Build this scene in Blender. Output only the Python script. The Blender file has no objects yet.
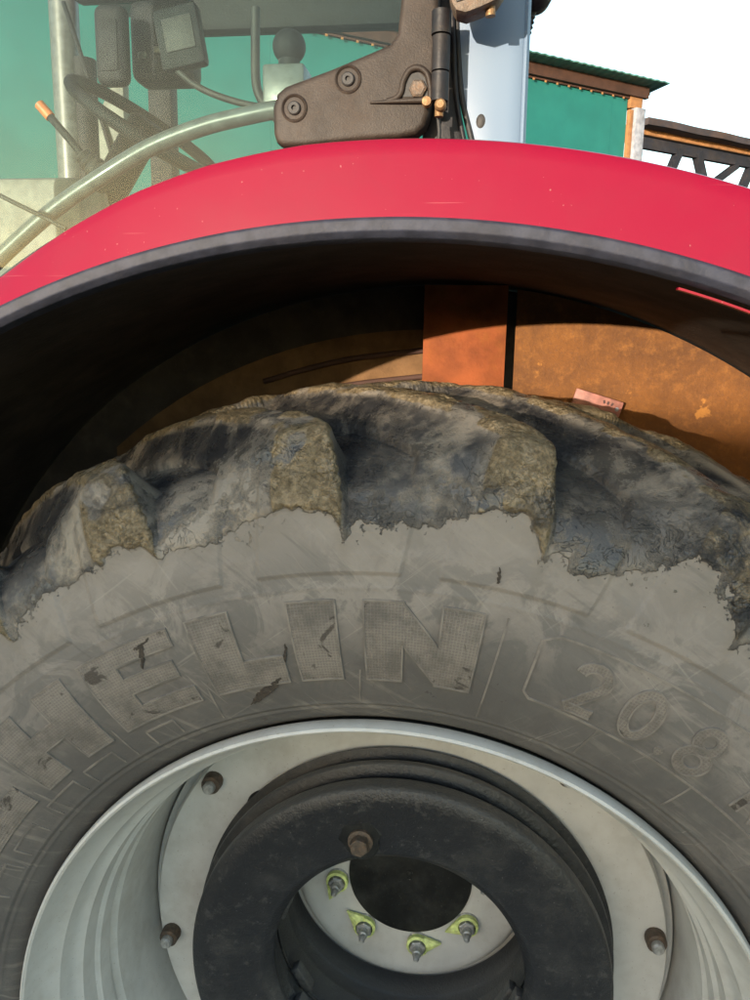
import bpy, bmesh, math, random
import numpy as np
from mathutils import Vector, Matrix
R_ = math.radians
random.seed(4); rng = np.random.default_rng(4)
scene = bpy.context.scene
COL = scene.collection
H = 0.88                      # height of the rear axle above the ground

# ------------------------------------------------------------------ camera
cd = bpy.data.cameras.new('camera'); cam = bpy.data.objects.new('camera', cd); COL.objects.link(cam)
cd.sensor_fit = 'VERTICAL'; cd.sensor_height = 24.0; cd.lens = 779.8 / 1000 * 24
cd.clip_start = 0.02; cd.clip_end = 2000
def cam_matrix(loc, pitch, yaw, roll):
    F = Vector((math.sin(yaw)*math.cos(pitch), math.cos(yaw)*math.cos(pitch), -math.sin(pitch)))
    Rt = Vector((math.cos(yaw), -math.sin(yaw), 0)); U = Rt.cross(F)
    R2 = Rt*math.cos(roll) + U*math.sin(roll); U2 = -Rt*math.sin(roll) + U*math.cos(roll)
    m = Matrix((R2, U2, -F)).transposed().to_4x4(); m.translation = loc
    return m
cam.matrix_world = cam_matrix(Vector((0.0953, -0.873, 0.9649 + H)), 0.1975, -0.1348, 0.018)
scene.camera = cam

# ------------------------------------------------------------------ sky, sun, exposure
SUN_DIR = Vector((-0.25, -0.60, 0.06)).normalized()          # towards the sun
w = bpy.data.worlds.new('World'); scene.world = w; w.use_nodes = True
nt = w.node_tree
sky = nt.nodes.new('ShaderNodeTexSky'); sky.sky_type = 'NISHITA'; sky.sun_disc = False
sky.sun_elevation = math.asin(SUN_DIR.z); sky.sun_rotation = math.atan2(SUN_DIR.x, SUN_DIR.y)
sky.altitude = 100; sky.air_density = 1.0; sky.dust_density = 0.65; sky.ozone_density = 1.0
nt.links.new(sky.outputs[0], nt.nodes['Background'].inputs[0])
nt.nodes['Background'].inputs[1].default_value = 0.15
sd = bpy.data.lights.new('sun', 'SUN'); sd.energy = 2.0; sd.angle = R_(0.5); sd.color = (1.0, 0.84, 0.66)
sun = bpy.data.objects.new('sun', sd); COL.objects.link(sun)
sun.rotation_euler = (-SUN_DIR).to_track_quat('-Z', 'Y').to_euler(); sun.location = (-8, -18, 9)
vs = scene.view_settings
vs.view_transform = 'Standard'; vs.look = 'None'; vs.gamma = 1.0; vs.exposure = 2.2; vs.use_curve_mapping = False
scene.cycles.max_bounces = 6; scene.cycles.diffuse_bounces = 3; scene.cycles.glossy_bounces = 3; scene.cycles.transparent_max_bounces = 8

# ------------------------------------------------------------------ node helper
class G:
    def __init__(s, name):
        s.m = bpy.data.materials.new(name); s.m.use_nodes = True; s.t = s.m.node_tree; s.t.nodes.clear()
        s.out = s.t.nodes.new('ShaderNodeOutputMaterial')
    def n(s, typ, ins=None, **pr):
        nd = s.t.nodes.new('ShaderNode' + typ)
        for k, v in pr.items(): setattr(nd, k, v)
        for k, v in (ins or {}).items():
            sk = nd.inputs[k]
            if isinstance(v, bpy.types.NodeSocket): s.t.links.new(v, sk)
            elif isinstance(v, bpy.types.Node): s.t.links.new(v.outputs[0], sk)
            else:
                if isinstance(v, (tuple, list)) and len(v) == 3 and sk.type == 'RGBA': v = (*v, 1)
                sk.default_value = v
        return nd
    def math(s, op, a, b=0.5, c=None, clamp=False):
        d = {0: a, 1: b}
        if c is not None: d[2] = c
        return s.n('Math', d, operation=op, use_clamp=clamp).outputs[0]
    def co(s): return s.n('TexCoord').outputs['Object']
    def noise(s, scale, detail=4, rough=0.55, vec=None, dist=0.0):
        return s.n('TexNoise', {'Vector': vec if vec else s.co(), 'Scale': scale, 'Detail': detail, 'Roughness': rough, 'Distortion': dist}).outputs[0]
    def step(s, v, a, b, lo=0.0, hi=1.0):
        return s.n('MapRange', {'Value': v, 'From Min': a, 'From Max': b, 'To Min': lo, 'To Max': hi}, interpolation_type='SMOOTHSTEP').outputs[0]
    def mix(s, f, a, b, mode='MIX'):
        nd = s.n('Mix', data_type='RGBA', blend_type=mode)
        for i, v in ((0, f), (6, a), (7, b)):
            if isinstance(v, bpy.types.NodeSocket): s.t.links.new(v, nd.inputs[i])
            else: nd.inputs[i].default_value = (*v, 1) if isinstance(v, tuple) and len(v) == 3 else v
        return nd.outputs[2]
    def attr(s, name): return s.n('Attribute', attribute_name=name).outputs['Fac']
    def bump(s, h, strength=0.3, dist=0.01, normal=None):
        d = {'Height': h, 'Strength': strength, 'Distance': dist}
        if normal: d['Normal'] = normal
        return s.n('Bump', d).outputs[0]
    def bsdf(s, col, rough=0.5, metal=0.0, normal=None, spec=0.5, coat=0.0, coat_rough=0.05):
        d = {'Base Color': col, 'Roughness': rough, 'Metallic': metal, 'Specular IOR Level': spec, 'Coat Weight': coat, 'Coat Roughness': coat_rough}
        if normal: d['Normal'] = normal
        b = s.n('BsdfPrincipled', d); s.t.links.new(b.outputs[0], s.out.inputs[0]); return b
    def done(s, sh=None):
        if sh: s.t.links.new(sh.outputs[0], s.out.inputs[0])
        return s.m

def worn(name, col, rough=0.5, metal=0.0, dirt=(0.2, 0.18, 0.15), amount=0.3, scale=9, bump=0.12, spec=0.5, coat=0.0, fine=160, var=0.25):
    """painted / cast / plastic surface with dust blotches, small specks and fine relief"""
    g = G(name); n1 = g.noise(scale, 6, 0.65); n2 = g.noise(scale*7, 3, 0.6); n3 = g.noise(fine, 2, 0.5)
    f = g.math('MULTIPLY', g.step(g.math('ADD', g.math('MULTIPLY', n1, 0.7), g.math('MULTIPLY', n2, 0.3)), 0.42, 0.72), amount)
    c = g.mix(f, col, dirt)
    v = g.step(g.noise(scale*2.3, 4), 0.3, 0.7, 1-var, 1+var)
    c = g.mix(1.0, c, g.n('CombineColor', {0: v, 1: v, 2: v}).outputs[0], 'MULTIPLY')
    sp = g.math('MULTIPLY', g.step(g.noise(fine*1.7, 1), 0.70, 0.76), 0.35)
    c = g.mix(sp, c, dirt)
    r = g.math('ADD', rough, g.math('MULTIPLY', f, 0.35), clamp=True)
    h = g.math('ADD', g.math('MULTIPLY', n3, 0.5), g.math('MULTIPLY', n2, 0.5))
    g.bsdf(c, r, metal, g.bump(h, bump, 0.004), spec, coat)
    return g.done()

# ------------------------------------------------------------------ mesh helpers
def obj(name, me, parent=None, loc=(0, 0, 0), kind=None, label=None, cat=None, group=None):
    o = bpy.data.objects.new(name, me); COL.objects.link(o); o.location = loc
    if parent: o.parent = parent
    for k, v in (('kind', kind), ('label', label), ('category', cat), ('group', group)):
        if v: o[k] = v
    return o
def mesh(name, vs_, fs, mat, smooth=None):
    me = bpy.data.meshes.new(name); me.from_pydata([tuple(v) for v in vs_], [], [tuple(f) for f in fs]); me.update()
    if mat: me.materials.append(mat)
    if smooth is not None:
        me.polygons.foreach_set('use_smooth', [True]*len(me.polygons)); me.set_sharp_from_angle(angle=R_(smooth))
    return me
def fix(me):
    bm = bmesh.new(); bm.from_mesh(me); bmesh.ops.recalc_face_normals(bm, faces=bm.faces); bm.to_mesh(me); bm.free(); me.update(); return me
def lathe(name, prof, mat, n=128, a0=0, a1=360, closed=True, smooth=40):
    """profile of (y, r) pairs turned round the wheel axis (the Y axis)"""
    full = abs(a1 - a0) >= 359.9; nc = n if full else n + 1
    vs_, fs = [], []; m = len(prof)
    for i in range(nc):
        a = R_(a0 + (a1 - a0)*i/n); c, s = math.cos(a), math.sin(a)
        vs_ += [(r*c, y, r*s) for y, r in prof]
    for i in range(n):
        j = (i + 1) % nc
        for k in range(m if closed else m - 1):
            l = (k + 1) % m; fs.append((i*m+k, j*m+k, j*m+l, i*m+l))
    if closed and not full: fs += [tuple(range(m)), tuple(range((nc-1)*m + m - 1, (nc-1)*m - 1, -1))]
    return fix(mesh(name, vs_, fs, mat, smooth))
def rounded(prof, rad, n=3):
    """round the corners of a closed (y, r) profile"""
    out = []; P = [Vector(p) for p in prof]
    for i, p in enumerate(P):
        a = (P[i-1] - p); b = (P[(i+1) % len(P)] - p); r = min(rad, a.length*0.45, b.length*0.45)
        A = p + a.normalized()*r; B = p + b.normalized()*r
        for k in range(n + 1):
            t = k/n; q = A*(1-t)**2 + p*2*t*(1-t) + B*t*t; out.append((q.x, q.y))
    return out
def box(name, c, s, mat, bev=0.003, rot=None, seg=2):
    bm = bmesh.new(); bmesh.ops.create_cube(bm, size=1.0)
    for v in bm.verts: v.co = Vector((v.co.x*s[0], v.co.y*s[1], v.co.z*s[2]))
    if bev: bmesh.ops.bevel(bm, geom=list(bm.edges), offset=bev, segments=seg, affect='EDGES', profile=0.5)
    M = Matrix.Translation(c) @ (rot.to_4x4() if rot else Matrix())
    bm.transform(M); me = bpy.data.meshes.new(name); bm.to_mesh(me); bm.free(); me.materials.append(mat)
    me.polygons.foreach_set('use_smooth', [True]*len(me.polygons)); me.set_sharp_from_angle(angle=R_(40)); return me
def prism(name, pts, y0, y1, mat, bev=0.0, seg=2):
    """outline in the XZ plane extruded along Y"""
    bm = bmesh.new(); f = bm.faces.new([bm.verts.new((x, y0, z)) for x, z in pts])
    r = bmesh.ops.extrude_face_region(bm, geom=[f])
    for v in [g for g in r['geom'] if isinstance(g, bmesh.types.BMVert)]: v.co.y = y1
    bmesh.ops.recalc_face_normals(bm, faces=bm.faces)
    if bev:
        ed = [e for e in bm.edges if abs(e.verts[0].co.y - e.verts[1].co.y) < 1e-6]
        bmesh.ops.bevel(bm, geom=ed, offset=bev, segments=seg, affect='EDGES', profile=0.6)
    bmesh.ops.triangulate(bm, faces=[f for f in bm.faces if len(f.verts) > 4])
    me = bpy.data.meshes.new(name); bm.to_mesh(me); bm.free(); me.materials.append(mat)
    me.polygons.foreach_set('use_smooth', [True]*len(me.polygons)); me.set_sharp_from_angle(angle=R_(35)); return me
def spline(pts, per=8):
    P = [Vector(p) for p in pts]; out = []
    for i in range(len(P) - 1):
        p0 = P[i-1] if i else P[0]*2 - P[1]; p3 = P[i+2] if i + 2 < len(P) else P[-1]*2 - P[-2]; p1, p2 = P[i], P[i+1]
        for k in range(per):
            t = k/per
            out.append(0.5*((2*p1) + (p2-p0)*t + (2*p0-5*p1+4*p2-p3)*t*t + (3*p1-p0-3*p2+p3)*t**3))
    return out + [P[-1]]
def tube(name, pts, r, mat, n=12, per=8, smooth=True):
    P = spline(pts, per) if smooth and len(pts) > 2 else [Vector(p) for p in pts]
    rr = r if callable(r) else (lambda t: r)
    vs_, fs = [], []; up = None
    for i, p in enumerate(P):
        d = (P[min(i+1, len(P)-1)] - P[max(i-1, 0)]).normalized()
        if up is None: up = d.orthogonal().normalized()
        up = (up - d*up.dot(d)).normalized(); b = d.cross(up); R = rr(i/(len(P)-1))
        vs_ += [p + (up*math.cos(2*math.pi*k/n) + b*math.sin(2*math.pi*k/n))*R for k in range(n)]
    for i in range(len(P)-1):
        for k in range(n):
            l = (k+1) % n; fs.append((i*n+k, i*n+l, (i+1)*n+l, (i+1)*n+k))
    fs += [tuple(range(n-1, -1, -1)), tuple(range((len(P)-1)*n, len(P)*n))]
    return fix(mesh(name, vs_, fs, mat, 50))
def revolve_local(name, prof, mat, n=24, smooth=35):
    """(height, radius) profile along -Y from the origin: bolts, nuts, knobs"""
    return lathe(name, [(-h, r) for h, r in prof], mat, n, smooth=smooth)
def hexnut(name, r, h, mat):
    pts = [(r*math.cos(R_(60*k)), r*math.sin(R_(60*k))) for k in range(6)]
    return prism(name, pts, -h, 0, mat, 0.0015, 1)

# numpy value noise
def vnoise(p):
    i = np.floor(p).astype(np.int64); f = p - i; f = f*f*(3 - 2*f)
    def h(a, b, c):
        x = (a*374761393 + b*668265263 + c*2147483647) & 0xffffffff
        x = ((x ^ (x >> 13))*1274126177) & 0xffffffff; x = (x ^ (x >> 16)) & 0xffffff
        return x/float(0xffffff)
    r = 0
    for a in (0, 1):
        for b in (0, 1):
            for c in (0, 1):
                wgt = (f[..., 0] if a else 1-f[..., 0])*(f[..., 1] if b else 1-f[..., 1])*(f[..., 2] if c else 1-f[..., 2])
                r = r + wgt*h(i[..., 0]+a, i[..., 1]+b, i[..., 2]+c)
    return r
def fbm(p, scale, octv=3, gain=0.5):
    s = 0; a = 1; tot = 0
    for o in range(octv):
        s = s + a*vnoise(p*scale*2**o + 17.3*o); tot += a; a *= gain
    return s/tot
def sstep(x, a, b):
    t = np.clip((x - a)/(b - a), 0, 1); return t*t*(3-2*t)

# ------------------------------------------------------------------ materials
def tyre_material():
    g = G('tyre_rubber'); co = g.co()
    sep = g.n('SeparateXYZ', {0: co}); x, z = sep.outputs[0], sep.outputs[2]
    rad = g.math('SQRT', g.math('ADD', g.math('MULTIPLY', x, x), g.math('MULTIPLY', z, z)))
    nb = g.noise(7, 4, 0.62); nm = g.noise(38, 4, 0.65); nf = g.noise(240, 2, 0.6); nd = g.noise(16, 5, 0.7, dist=0.6)
    # dusty rubber: dust settles on the upper sidewall, the bead zone stays darker
    ring = g.step(rad, 0.56, 0.735)
    dust = g.step(g.math('ADD', g.math('MULTIPLY', nb, 0.42), g.math('ADD', g.math('MULTIPLY', nd, 0.46), g.math('MULTIPLY', ring, 0.22))), 0.36, 0.70)
    c = g.mix(dust, (0.114, 0.106, 0.101), (0.292, 0.260, 0.232))
    rub = g.math('MULTIPLY', g.step(nd, 0.44, 0.56), g.step(rad, 0.77, 0.68, 0.35, 1.0))
    c = g.mix(g.math('MULTIPLY', rub, 0.68), c, (0.108, 0.104, 0.100))
    # fine scratches in two directions
    for ang, sc, thr in ((38, 1.0, 0.68), (-50, 1.3, 0.69)):
        rt_ = g.n('VectorRotate', {'Vector': co, 'Angle': R_(ang)}, rotation_type='Y_AXIS').outputs[0]
        mp = g.n('Mapping', {'Vector': rt_, 'Scale': (7*sc, 7, 300*sc)}).outputs[0]
        sc_ = g.math('MULTIPLY', g.step(g.noise(1.0, 1, 0.5, vec=mp), thr, thr+0.05), g.step(nb, 0.42, 0.6))
        c = g.mix(g.math('MULTIPLY', sc_, 0.32), c, (0.38, 0.345, 0.30))
    rt_ = g.n('VectorRotate', {'Vector': co, 'Angle': R_(-34)}, rotation_type='Y_AXIS').outputs[0]
    wipe = g.noise(1.0, 4, 0.6, vec=g.n('Mapping', {'Vector': rt_, 'Scale': (9, 9, 95)}).outputs[0], dist=0.3)
    c = g.mix(g.math('MULTIPLY', g.math('MULTIPLY', g.step(wipe, 0.52, 0.68), g.step(nb, 0.40, 0.60)), 0.40), c, (0.34, 0.305, 0.262))
    c = g.mix(g.math('MULTIPLY', g.math('MULTIPLY', g.step(wipe, 0.44, 0.30), g.step(nb, 0.58, 0.42)), 0.40), c, (0.10, 0.094, 0.088))
    # small dark mud spots
    c = g.mix(g.math('MULTIPLY', g.step(nm, 0.70, 0.73), 0.7), c, (0.06, 0.052, 0.045))
    # mud film above the tide line (mesh attributes give the shape)
    md = g.attr('mud'); ck = g.attr('chunk'); wet = g.attr('wet')
    n15 = g.noise(130, 4, 0.65)
    e = g.math('ADD', md, g.math('ADD', g.math('MULTIPLY', g.math('SUBTRACT', nm, 0.5), 0.020), g.math('MULTIPLY', g.math('SUBTRACT', n15, 0.5), 0.010)))
    spl = g.step(g.math('ADD', g.math('MULTIPLY', n15, 0.11), g.math('MULTIPLY', md, 0.8)), 0.0625, 0.064)
    mud = g.math('MAXIMUM', g.step(e, -0.0004, 0.0008), spl)
    rim_ = g.math('MULTIPLY', mud, g.step(e, 0.004, 0.0005))
    n2 = g.noise(15, 9, 0.74, dist=0.2)
    film = g.mix(g.step(n2, 0.41, 0.53), (0.085, 0.078, 0.070), (0.262, 0.226, 0.185))
    film = g.mix(g.math('MULTIPLY', wet, g.step(g.math('ADD', g.math('MULTIPLY', nb, 0.6), g.math('MULTIPLY', n2, 0.4)), 0.46, 0.54)), film, (0.052, 0.050, 0.050))
    ridge = g.math('ABSOLUTE', g.math('SUBTRACT', g.noise(30, 3, 0.6, dist=1.8), 0.5))
    crack = g.math('MULTIPLY', g.step(ridge, 0.013, 0.002), g.step(nb, 0.46, 0.60))
    film = g.mix(g.math('MULTIPLY', crack, 0.8), film, (0.05, 0.05, 0.055))
    brown = g.mix(g.step(n15, 0.35, 0.65), (0.130, 0.098, 0.056), (0.265, 0.205, 0.125))
    film = g.mix(g.step(g.math('ADD', ck, g.math('MULTIPLY', g.math('SUBTRACT', nm, 0.5), 0.9)), 0.38, 0.62), film, brown)
    film = g.mix(g.math('MULTIPLY', g.attr('dark_film'), g.step(nd, 0.33, 0.58)), film, (0.026, 0.026, 0.029))
    film = g.mix(g.math('MULTIPLY', rim_, 0.3), film, (0.11, 0.095, 0.08))
    c = g.mix(g.math('MULTIPLY', g.step(g.math('ADD', md, g.math('MULTIPLY', nm, 0.05)), -0.015, 0.03), 0.45), c, (0.20, 0.172, 0.138))
    c = g.mix(mud, c, film)
    rough = g.mix(mud, (0.78,)*3, g.mix(g.step(n2, 0.4, 0.6), (0.20,)*3, (0.48,)*3))
    hgt = g.math('ADD', g.math('ADD', g.math('MULTIPLY', mud, 0.0012), g.math('MULTIPLY', g.math('MULTIPLY', mud, g.step(n2, 0.44, 0.56)), 0.0011)), g.math('MULTIPLY', nf, 0.0005))
    hgt = g.math('ADD', hgt, g.math('MULTIPLY', mud, g.math('ADD', g.math('MULTIPLY', nm, g.math('ADD', 0.0008, g.math('MULTIPLY', ck, 0.0022))), g.math('MULTIPLY', n15, g.math('ADD', 0.0007, g.math('MULTIPLY', ck, 0.0022))))))
    hgt = g.math('SUBTRACT', hgt, g.math('MULTIPLY', crack, g.math('MULTIPLY', mud, 0.0015)))
    gran = g.n('TexVoronoi', {'Vector': co, 'Scale': 190.0}, feature='F1').outputs[0]
    hgt = g.math('ADD', hgt, g.math('MULTIPLY', g.math('MULTIPLY', mud, g.math('MULTIPLY', ck, g.step(nd, 0.4, 0.6))), g.math('MULTIPLY', gran, -0.0028)))
    g.bsdf(c, rough, 0, g.bump(hgt, 1.0, 1.0), 0.5)
    return g.done()
M = {}
M['tyre'] = tyre_material()
def hatch_material():
    g = G('hatched_rubber'); uv = g.n('UVMap').outputs[0]; s = g.n('SeparateXYZ', {0: uv}); co = g.co()
    k = 2*math.pi/0.0036
    a = g.math('SINE', g.math('MULTIPLY', s.outputs[0], k)); b = g.math('SINE', g.math('MULTIPLY', s.outputs[1], k))
    hh = g.math('MAXIMUM', g.step(a, 0.1, 0.8), g.step(b, 0.1, 0.8))
    nb = g.noise(22, 6, 0.72); nm = g.noise(60, 4)
    c = g.mix(g.step(nb, 0.34, 0.62), (0.172, 0.154, 0.137), (0.285, 0.252, 0.220))
    c = g.mix(g.math('MULTIPLY', g.math('SUBTRACT', 1.0, hh), 0.30), c, (0.115, 0.104, 0.093))
    c = g.mix(g.math('MULTIPLY', g.step(g.noise(26, 5, 0.6, dist=1), 0.60, 0.66), 0.8), c, (0.06, 0.05, 0.042))
    g.bsdf(c, 0.8, 0, g.bump(g.math('ADD', g.math('MULTIPLY', hh, 0.0007), g.math('MULTIPLY', nm, 0.0006)), 1.0, 1.0), 0.4)
    return g.done()
M['hatch'] = hatch_material()
def plain_ridge():
    g = G('ridge_rubber'); n = g.noise(40, 4)
    g.bsdf(g.mix(g.step(n, 0.35, 0.65), (0.165, 0.149, 0.134), (0.265, 0.236, 0.208)), 0.8, 0, None, 0.4); return g.done()
M['ridge'] = plain_ridge()
M['silver'] = worn('silver_wheel_paint', (0.64, 0.63, 0.60), 0.42, 0.0, (0.24, 0.19, 0.13), 0.30, 7, 0.03, 0.4, 0.05, var=0.05)
M['hub'] = worn('silver_hub_paint', (0.60, 0.605, 0.59), 0.34, 0.0, (0.3, 0.27, 0.22), 0.2, 12, 0.03, 0.5, 0.2, var=0.06)
def iron():
    g = G('black_cast_iron'); n1 = g.noise(15, 4, 0.65); n2 = g.noise(110, 3, 0.6); n3 = g.noise(320, 2)
    pt = g.n('NewGeometry').outputs['Pointiness']
    edge = g.math('MULTIPLY', g.step(pt, 0.53, 0.575), g.step(n2, 0.25, 0.6))
    c = g.mix(g.math('MULTIPLY', g.step(n1, 0.45, 0.75), 0.25), (0.020, 0.021, 0.024), (0.12, 0.115, 0.105))
    c = g.mix(g.math('MULTIPLY', edge, 0.4), c, (0.17, 0.165, 0.155))
    c = g.mix(g.math('MULTIPLY', g.step(g.noise(48, 5, 0.7), 0.56, 0.68), 0.30), c, (0.13, 0.125, 0.115))
    nz = g.n('SeparateXYZ', {0: g.n('NewGeometry').outputs['Normal']}).outputs[2]
    c = g.mix(g.math('MULTIPLY', g.step(nz, 0.15, 0.8), 0.42), c, (0.15, 0.148, 0.145))  # dust tone on upward faces, painted in as the rings' highlights
    c = g.mix(g.math('MULTIPLY', g.step(n3, 0.70, 0.76), 0.5), c, (0.25, 0.24, 0.22))
    g.bsdf(c, 0.42, 0, g.bump(g.math('ADD', n2, g.math('MULTIPLY', n3, 0.6)), 0.4, 0.004), 0.5); return g.done()
M['iron'] = iron()
M['capblack'] = worn('black_hub_plate', (0.012, 0.013, 0.013), 0.42, 0.0, (0.1, 0.1, 0.09), 0.25, 16, 0.12, 0.5)
M['steel'] = worn('zinc_steel', (0.50, 0.50, 0.49), 0.45, 0.55, (0.2, 0.17, 0.13), 0.5, 60, 0.2)
M['rustysteel'] = worn('rusty_bolt_steel', (0.12, 0.095, 0.075), 0.6, 0.4, (0.20, 0.11, 0.06), 0.6, 60, 0.5)
M['indicator'] = worn('fluorescent_yellow_plastic', (0.70, 0.80, 0.28), 0.5, 0.0, (0.65, 0.66, 0.42), 0.3, 40, 0.05)
def red_paint():
    g = G('red_fender_paint'); co = g.co()
    dust = g.math('MULTIPLY', g.step(g.noise(7, 6, 0.72), 0.42, 0.75), 0.14)
    c = g.mix(dust, (0.205, 0.0010, 0.018), (0.13, 0.03, 0.03))
    chip = g.step(g.noise(210, 1), 0.775, 0.79)
    c = g.mix(g.math('MULTIPLY', chip, 0.35), c, (0.45, 0.25, 0.22))
    mp = g.n('Mapping', {'Vector': co, 'Rotation': (0, R_(25), 0), 'Scale': (6, 6, 300)}).outputs[0]
    scr = g.math('MULTIPLY', g.step(g.noise(1.0, 1, vec=mp), 0.75, 0.78), 0.12)
    c = g.mix(scr, c, (0.6, 0.3, 0.28))
    r = g.math('ADD', 0.34, g.math('MULTIPLY', g.noise(26, 4), 0.14))
    g.bsdf(c, r, 0, g.bump(g.noise(5, 2), 0.05, 0.01), 0.25, 0.16, 0.10); return g.done()
M['red'] = red_paint()
M['trim'] = worn('grey_rubber_trim', (0.026, 0.029, 0.044), 0.6, 0.0, (0.055, 0.05, 0.055), 0.3, 22, 0.2, 0.3)
M['liner'] = worn('black_fender_liner', (0.042, 0.034, 0.028), 0.8, 0.0, (0.10, 0.078, 0.060), 0.6, 6, 0.6, 0.2)
def rust():
    g = G('rusty_orange_steel'); n1 = g.noise(5, 7, 0.7); n2 = g.noise(45, 6, 0.7); n3 = g.noise(190, 3, 0.6)
    c = g.mix(g.step(n1, 0.35, 0.65), (0.185, 0.075, 0.020), (0.105, 0.046, 0.018))
    c = g.mix(g.step(n2, 0.45, 0.85), c, (0.29, 0.125, 0.033))
    c = g.mix(g.math('MULTIPLY', g.step(n3, 0.52, 0.68), 0.55), c, (0.13, 0.06, 0.03))
    c = g.mix(g.math('MULTIPLY', g.step(g.noise(14, 5, 0.6), 0.66, 0.70), 0.8), c, (0.38, 0.17, 0.04))
    g.bsdf(c, 0.82, 0, g.bump(g.math('ADD', n2, n3), 0.5, 0.003), 0.25); return g.done()
M['rust'] = rust()
M['redrust'] = worn('faded_red_oxide', (0.20, 0.052, 0.014), 0.75, 0, (0.18, 0.075, 0.02), 0.7, 9, 0.4, 0.25)
M['tan'] = worn('tan_dusty_steel', (0.14, 0.078, 0.036), 0.85, 0, (0.09, 0.05, 0.025), 0.5, 8, 0.4, 0.2)
M['plaque'] = worn('pink_metal_plate', (0.30, 0.12, 0.10), 0.5, 0, (0.35, 0.2, 0.15), 0.4, 30, 0.1)
M['darkmark'] = worn('dark_stamp', (0.06, 0.03, 0.03), 0.7)
M['blackplastic'] = worn('black_textured_plastic', (0.026, 0.019, 0.015), 0.55, 0, (0.058, 0.042, 0.032), 0.4, 12, 0.22, 0.3, 0.0, 420)
M['blackmetal'] = worn('black_painted_metal', (0.012, 0.012, 0.015), 0.5, 0, (0.06, 0.045, 0.035), 0.3, 18, 0.2, 0.3)
M['rubber'] = worn('black_rubber', (0.016, 0.016, 0.017), 0.6, 0, (0.1, 0.09, 0.08), 0.25, 20, 0.2)
M['cabdark'] = worn('dark_grey_cab_plastic', (0.010, 0.012, 0.015), 0.65, 0, (0.03, 0.03, 0.03), 0.3, 12, 0.2, 0.25)
M['cablight'] = worn('light_grey_cab_plastic', (0.13, 0.14, 0.12), 0.6, 0, (0.3, 0.27, 0.2), 0.3, 10, 0.1)
M['cabgrey'] = worn('mid_grey_tube_paint', (0.075, 0.085, 0.085), 0.36, 0.0, (0.12, 0.12, 0.1), 0.3, 20, 0.05, 0.5, 0.1)
M['orange'] = worn('orange_plastic', (0.75, 0.19, 0.05), 0.4, 0, amount=0.1)
M['brass'] = worn('yellow_zinc_bolt', (0.22, 0.135, 0.065), 0.5, 0.5, (0.25, 0.12, 0.05), 0.5, 60, 0.3)
def glass(name, tint, dust_amt, dust_col, refl=0.10):
    g = G(name); n = g.noise(3.5, 6, 0.65); sp = g.step(g.noise(190, 1), 0.74, 0.76)
    tr = g.n('BsdfTransparent', {0: tint}); gl = g.n('BsdfGlossy', {0: (1, 1, 1), 'Roughness': 0.02}); df = g.n('BsdfDiffuse', {0: dust_col})
    fr = g.n('Fresnel', {'IOR': 1.5})
    f = g.math('ADD', g.math('MULTIPLY', fr.outputs[0], 0.24), refl, clamp=True)
    a = g.n('MixShader', {0: f, 1: tr, 2: gl})
    d = g.math('ADD', g.math('MULTIPLY', g.step(n, 0.25, 0.75, 0.7, 1.3), dust_amt), g.math('MULTIPLY', sp, 0.07))
    return g.done(g.n('MixShader', {0: d, 1: a, 2: df}))
M['glass'] = glass('dusty_door_glass', (0.84, 0.92, 0.90), 0.012, (0.34, 0.44, 0.45), 0.0)
def mirror_glass():
    g = G('painted_sky_glass')
    b = g.bsdf((0.145, 0.205, 0.29), 0.42, 0.0, None, 0.2); return g.done()  # sky reflection painted in as a diffuse blue base
M['skytone_glass'] = mirror_glass()
M['green'] = worn('green_sheet_cladding', (0.013, 0.140, 0.128), 0.55, 0, (0.022, 0.155, 0.14), 0.3, 1.5, 0.05, 0.3, var=0.08)
M['roofgreen'] = worn('dark_green_roof_sheet', (0.045, 0.14, 0.11), 0.5, 0, (0.1, 0.15, 0.12), 0.4, 3, 0.1)
M['fascia'] = worn('brown_fascia_board', (0.06, 0.028, 0.020), 0.8, 0, (0.10, 0.045, 0.025), 0.5, 4, 0.3)
M['timber'] = worn('weathered_orange_timber', (0.27, 0.13, 0.05), 0.8, 0, (0.17, 0.09, 0.05), 0.5, 5, 0.3)
M['whitepost'] = worn('white_painted_post', (0.26, 0.28, 0.33), 0.6, 0, amount=0.15)
M['truss'] = worn('dark_steel_truss', (0.009, 0.011, 0.020), 0.7, 0, (0.08, 0.06, 0.05), 0.3, 4, 0.2)
M['oldroof'] = worn('old_corrugated_roof', (0.035, 0.030, 0.036), 0.8, 0, (0.10, 0.055, 0.03), 0.5, 3, 0.3)
M['shedwall'] = worn('grey_plank_wall', (0.30, 0.28, 0.25), 0.8, 0, (0.2, 0.17, 0.13), 0.4, 2, 0.3)
def ground_mat():
    g = G('packed_earth'); n1 = g.noise(0.6, 8, 0.65); n2 = g.noise(9, 6, 0.7)
    c = g.mix(g.step(n1, 0.35, 0.65), (0.15, 0.13, 0.105), (0.22, 0.195, 0.165))
    c = g.mix(g.step(n2, 0.5, 0.7), c, (0.15, 0.12, 0.09))
    g.bsdf(c, 0.9, 0, g.bump(g.math('ADD', n1, n2), 0.6, 0.03), 0.2); return g.done()
M['ground'] = ground_mat()

# ------------------------------------------------------------------ ground
def ground():
    n = 60; L = 400.0
    def wv(u): return math.copysign(abs(u)**2.6, u)*L
    vs_, fs = [], []
    for i in range(n+1):
        for j in range(n+1):
            x, y = wv(2*i/n-1), wv(2*j/n-1)
            d = math.hypot(x, y)
            vs_.append((x, y, 0.0 if d < 4 else 0.03*math.sin(x*0.7)*math.cos(y*0.5)))
    for i in range(n):
        for j in range(n):
            a = i*(n+1)+j; fs.append((a, a+n+1, a+n+2, a+1))
    obj('ground', fix(mesh('ground', vs_, fs, M['ground'], 60)), kind='structure')
ground()

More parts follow.
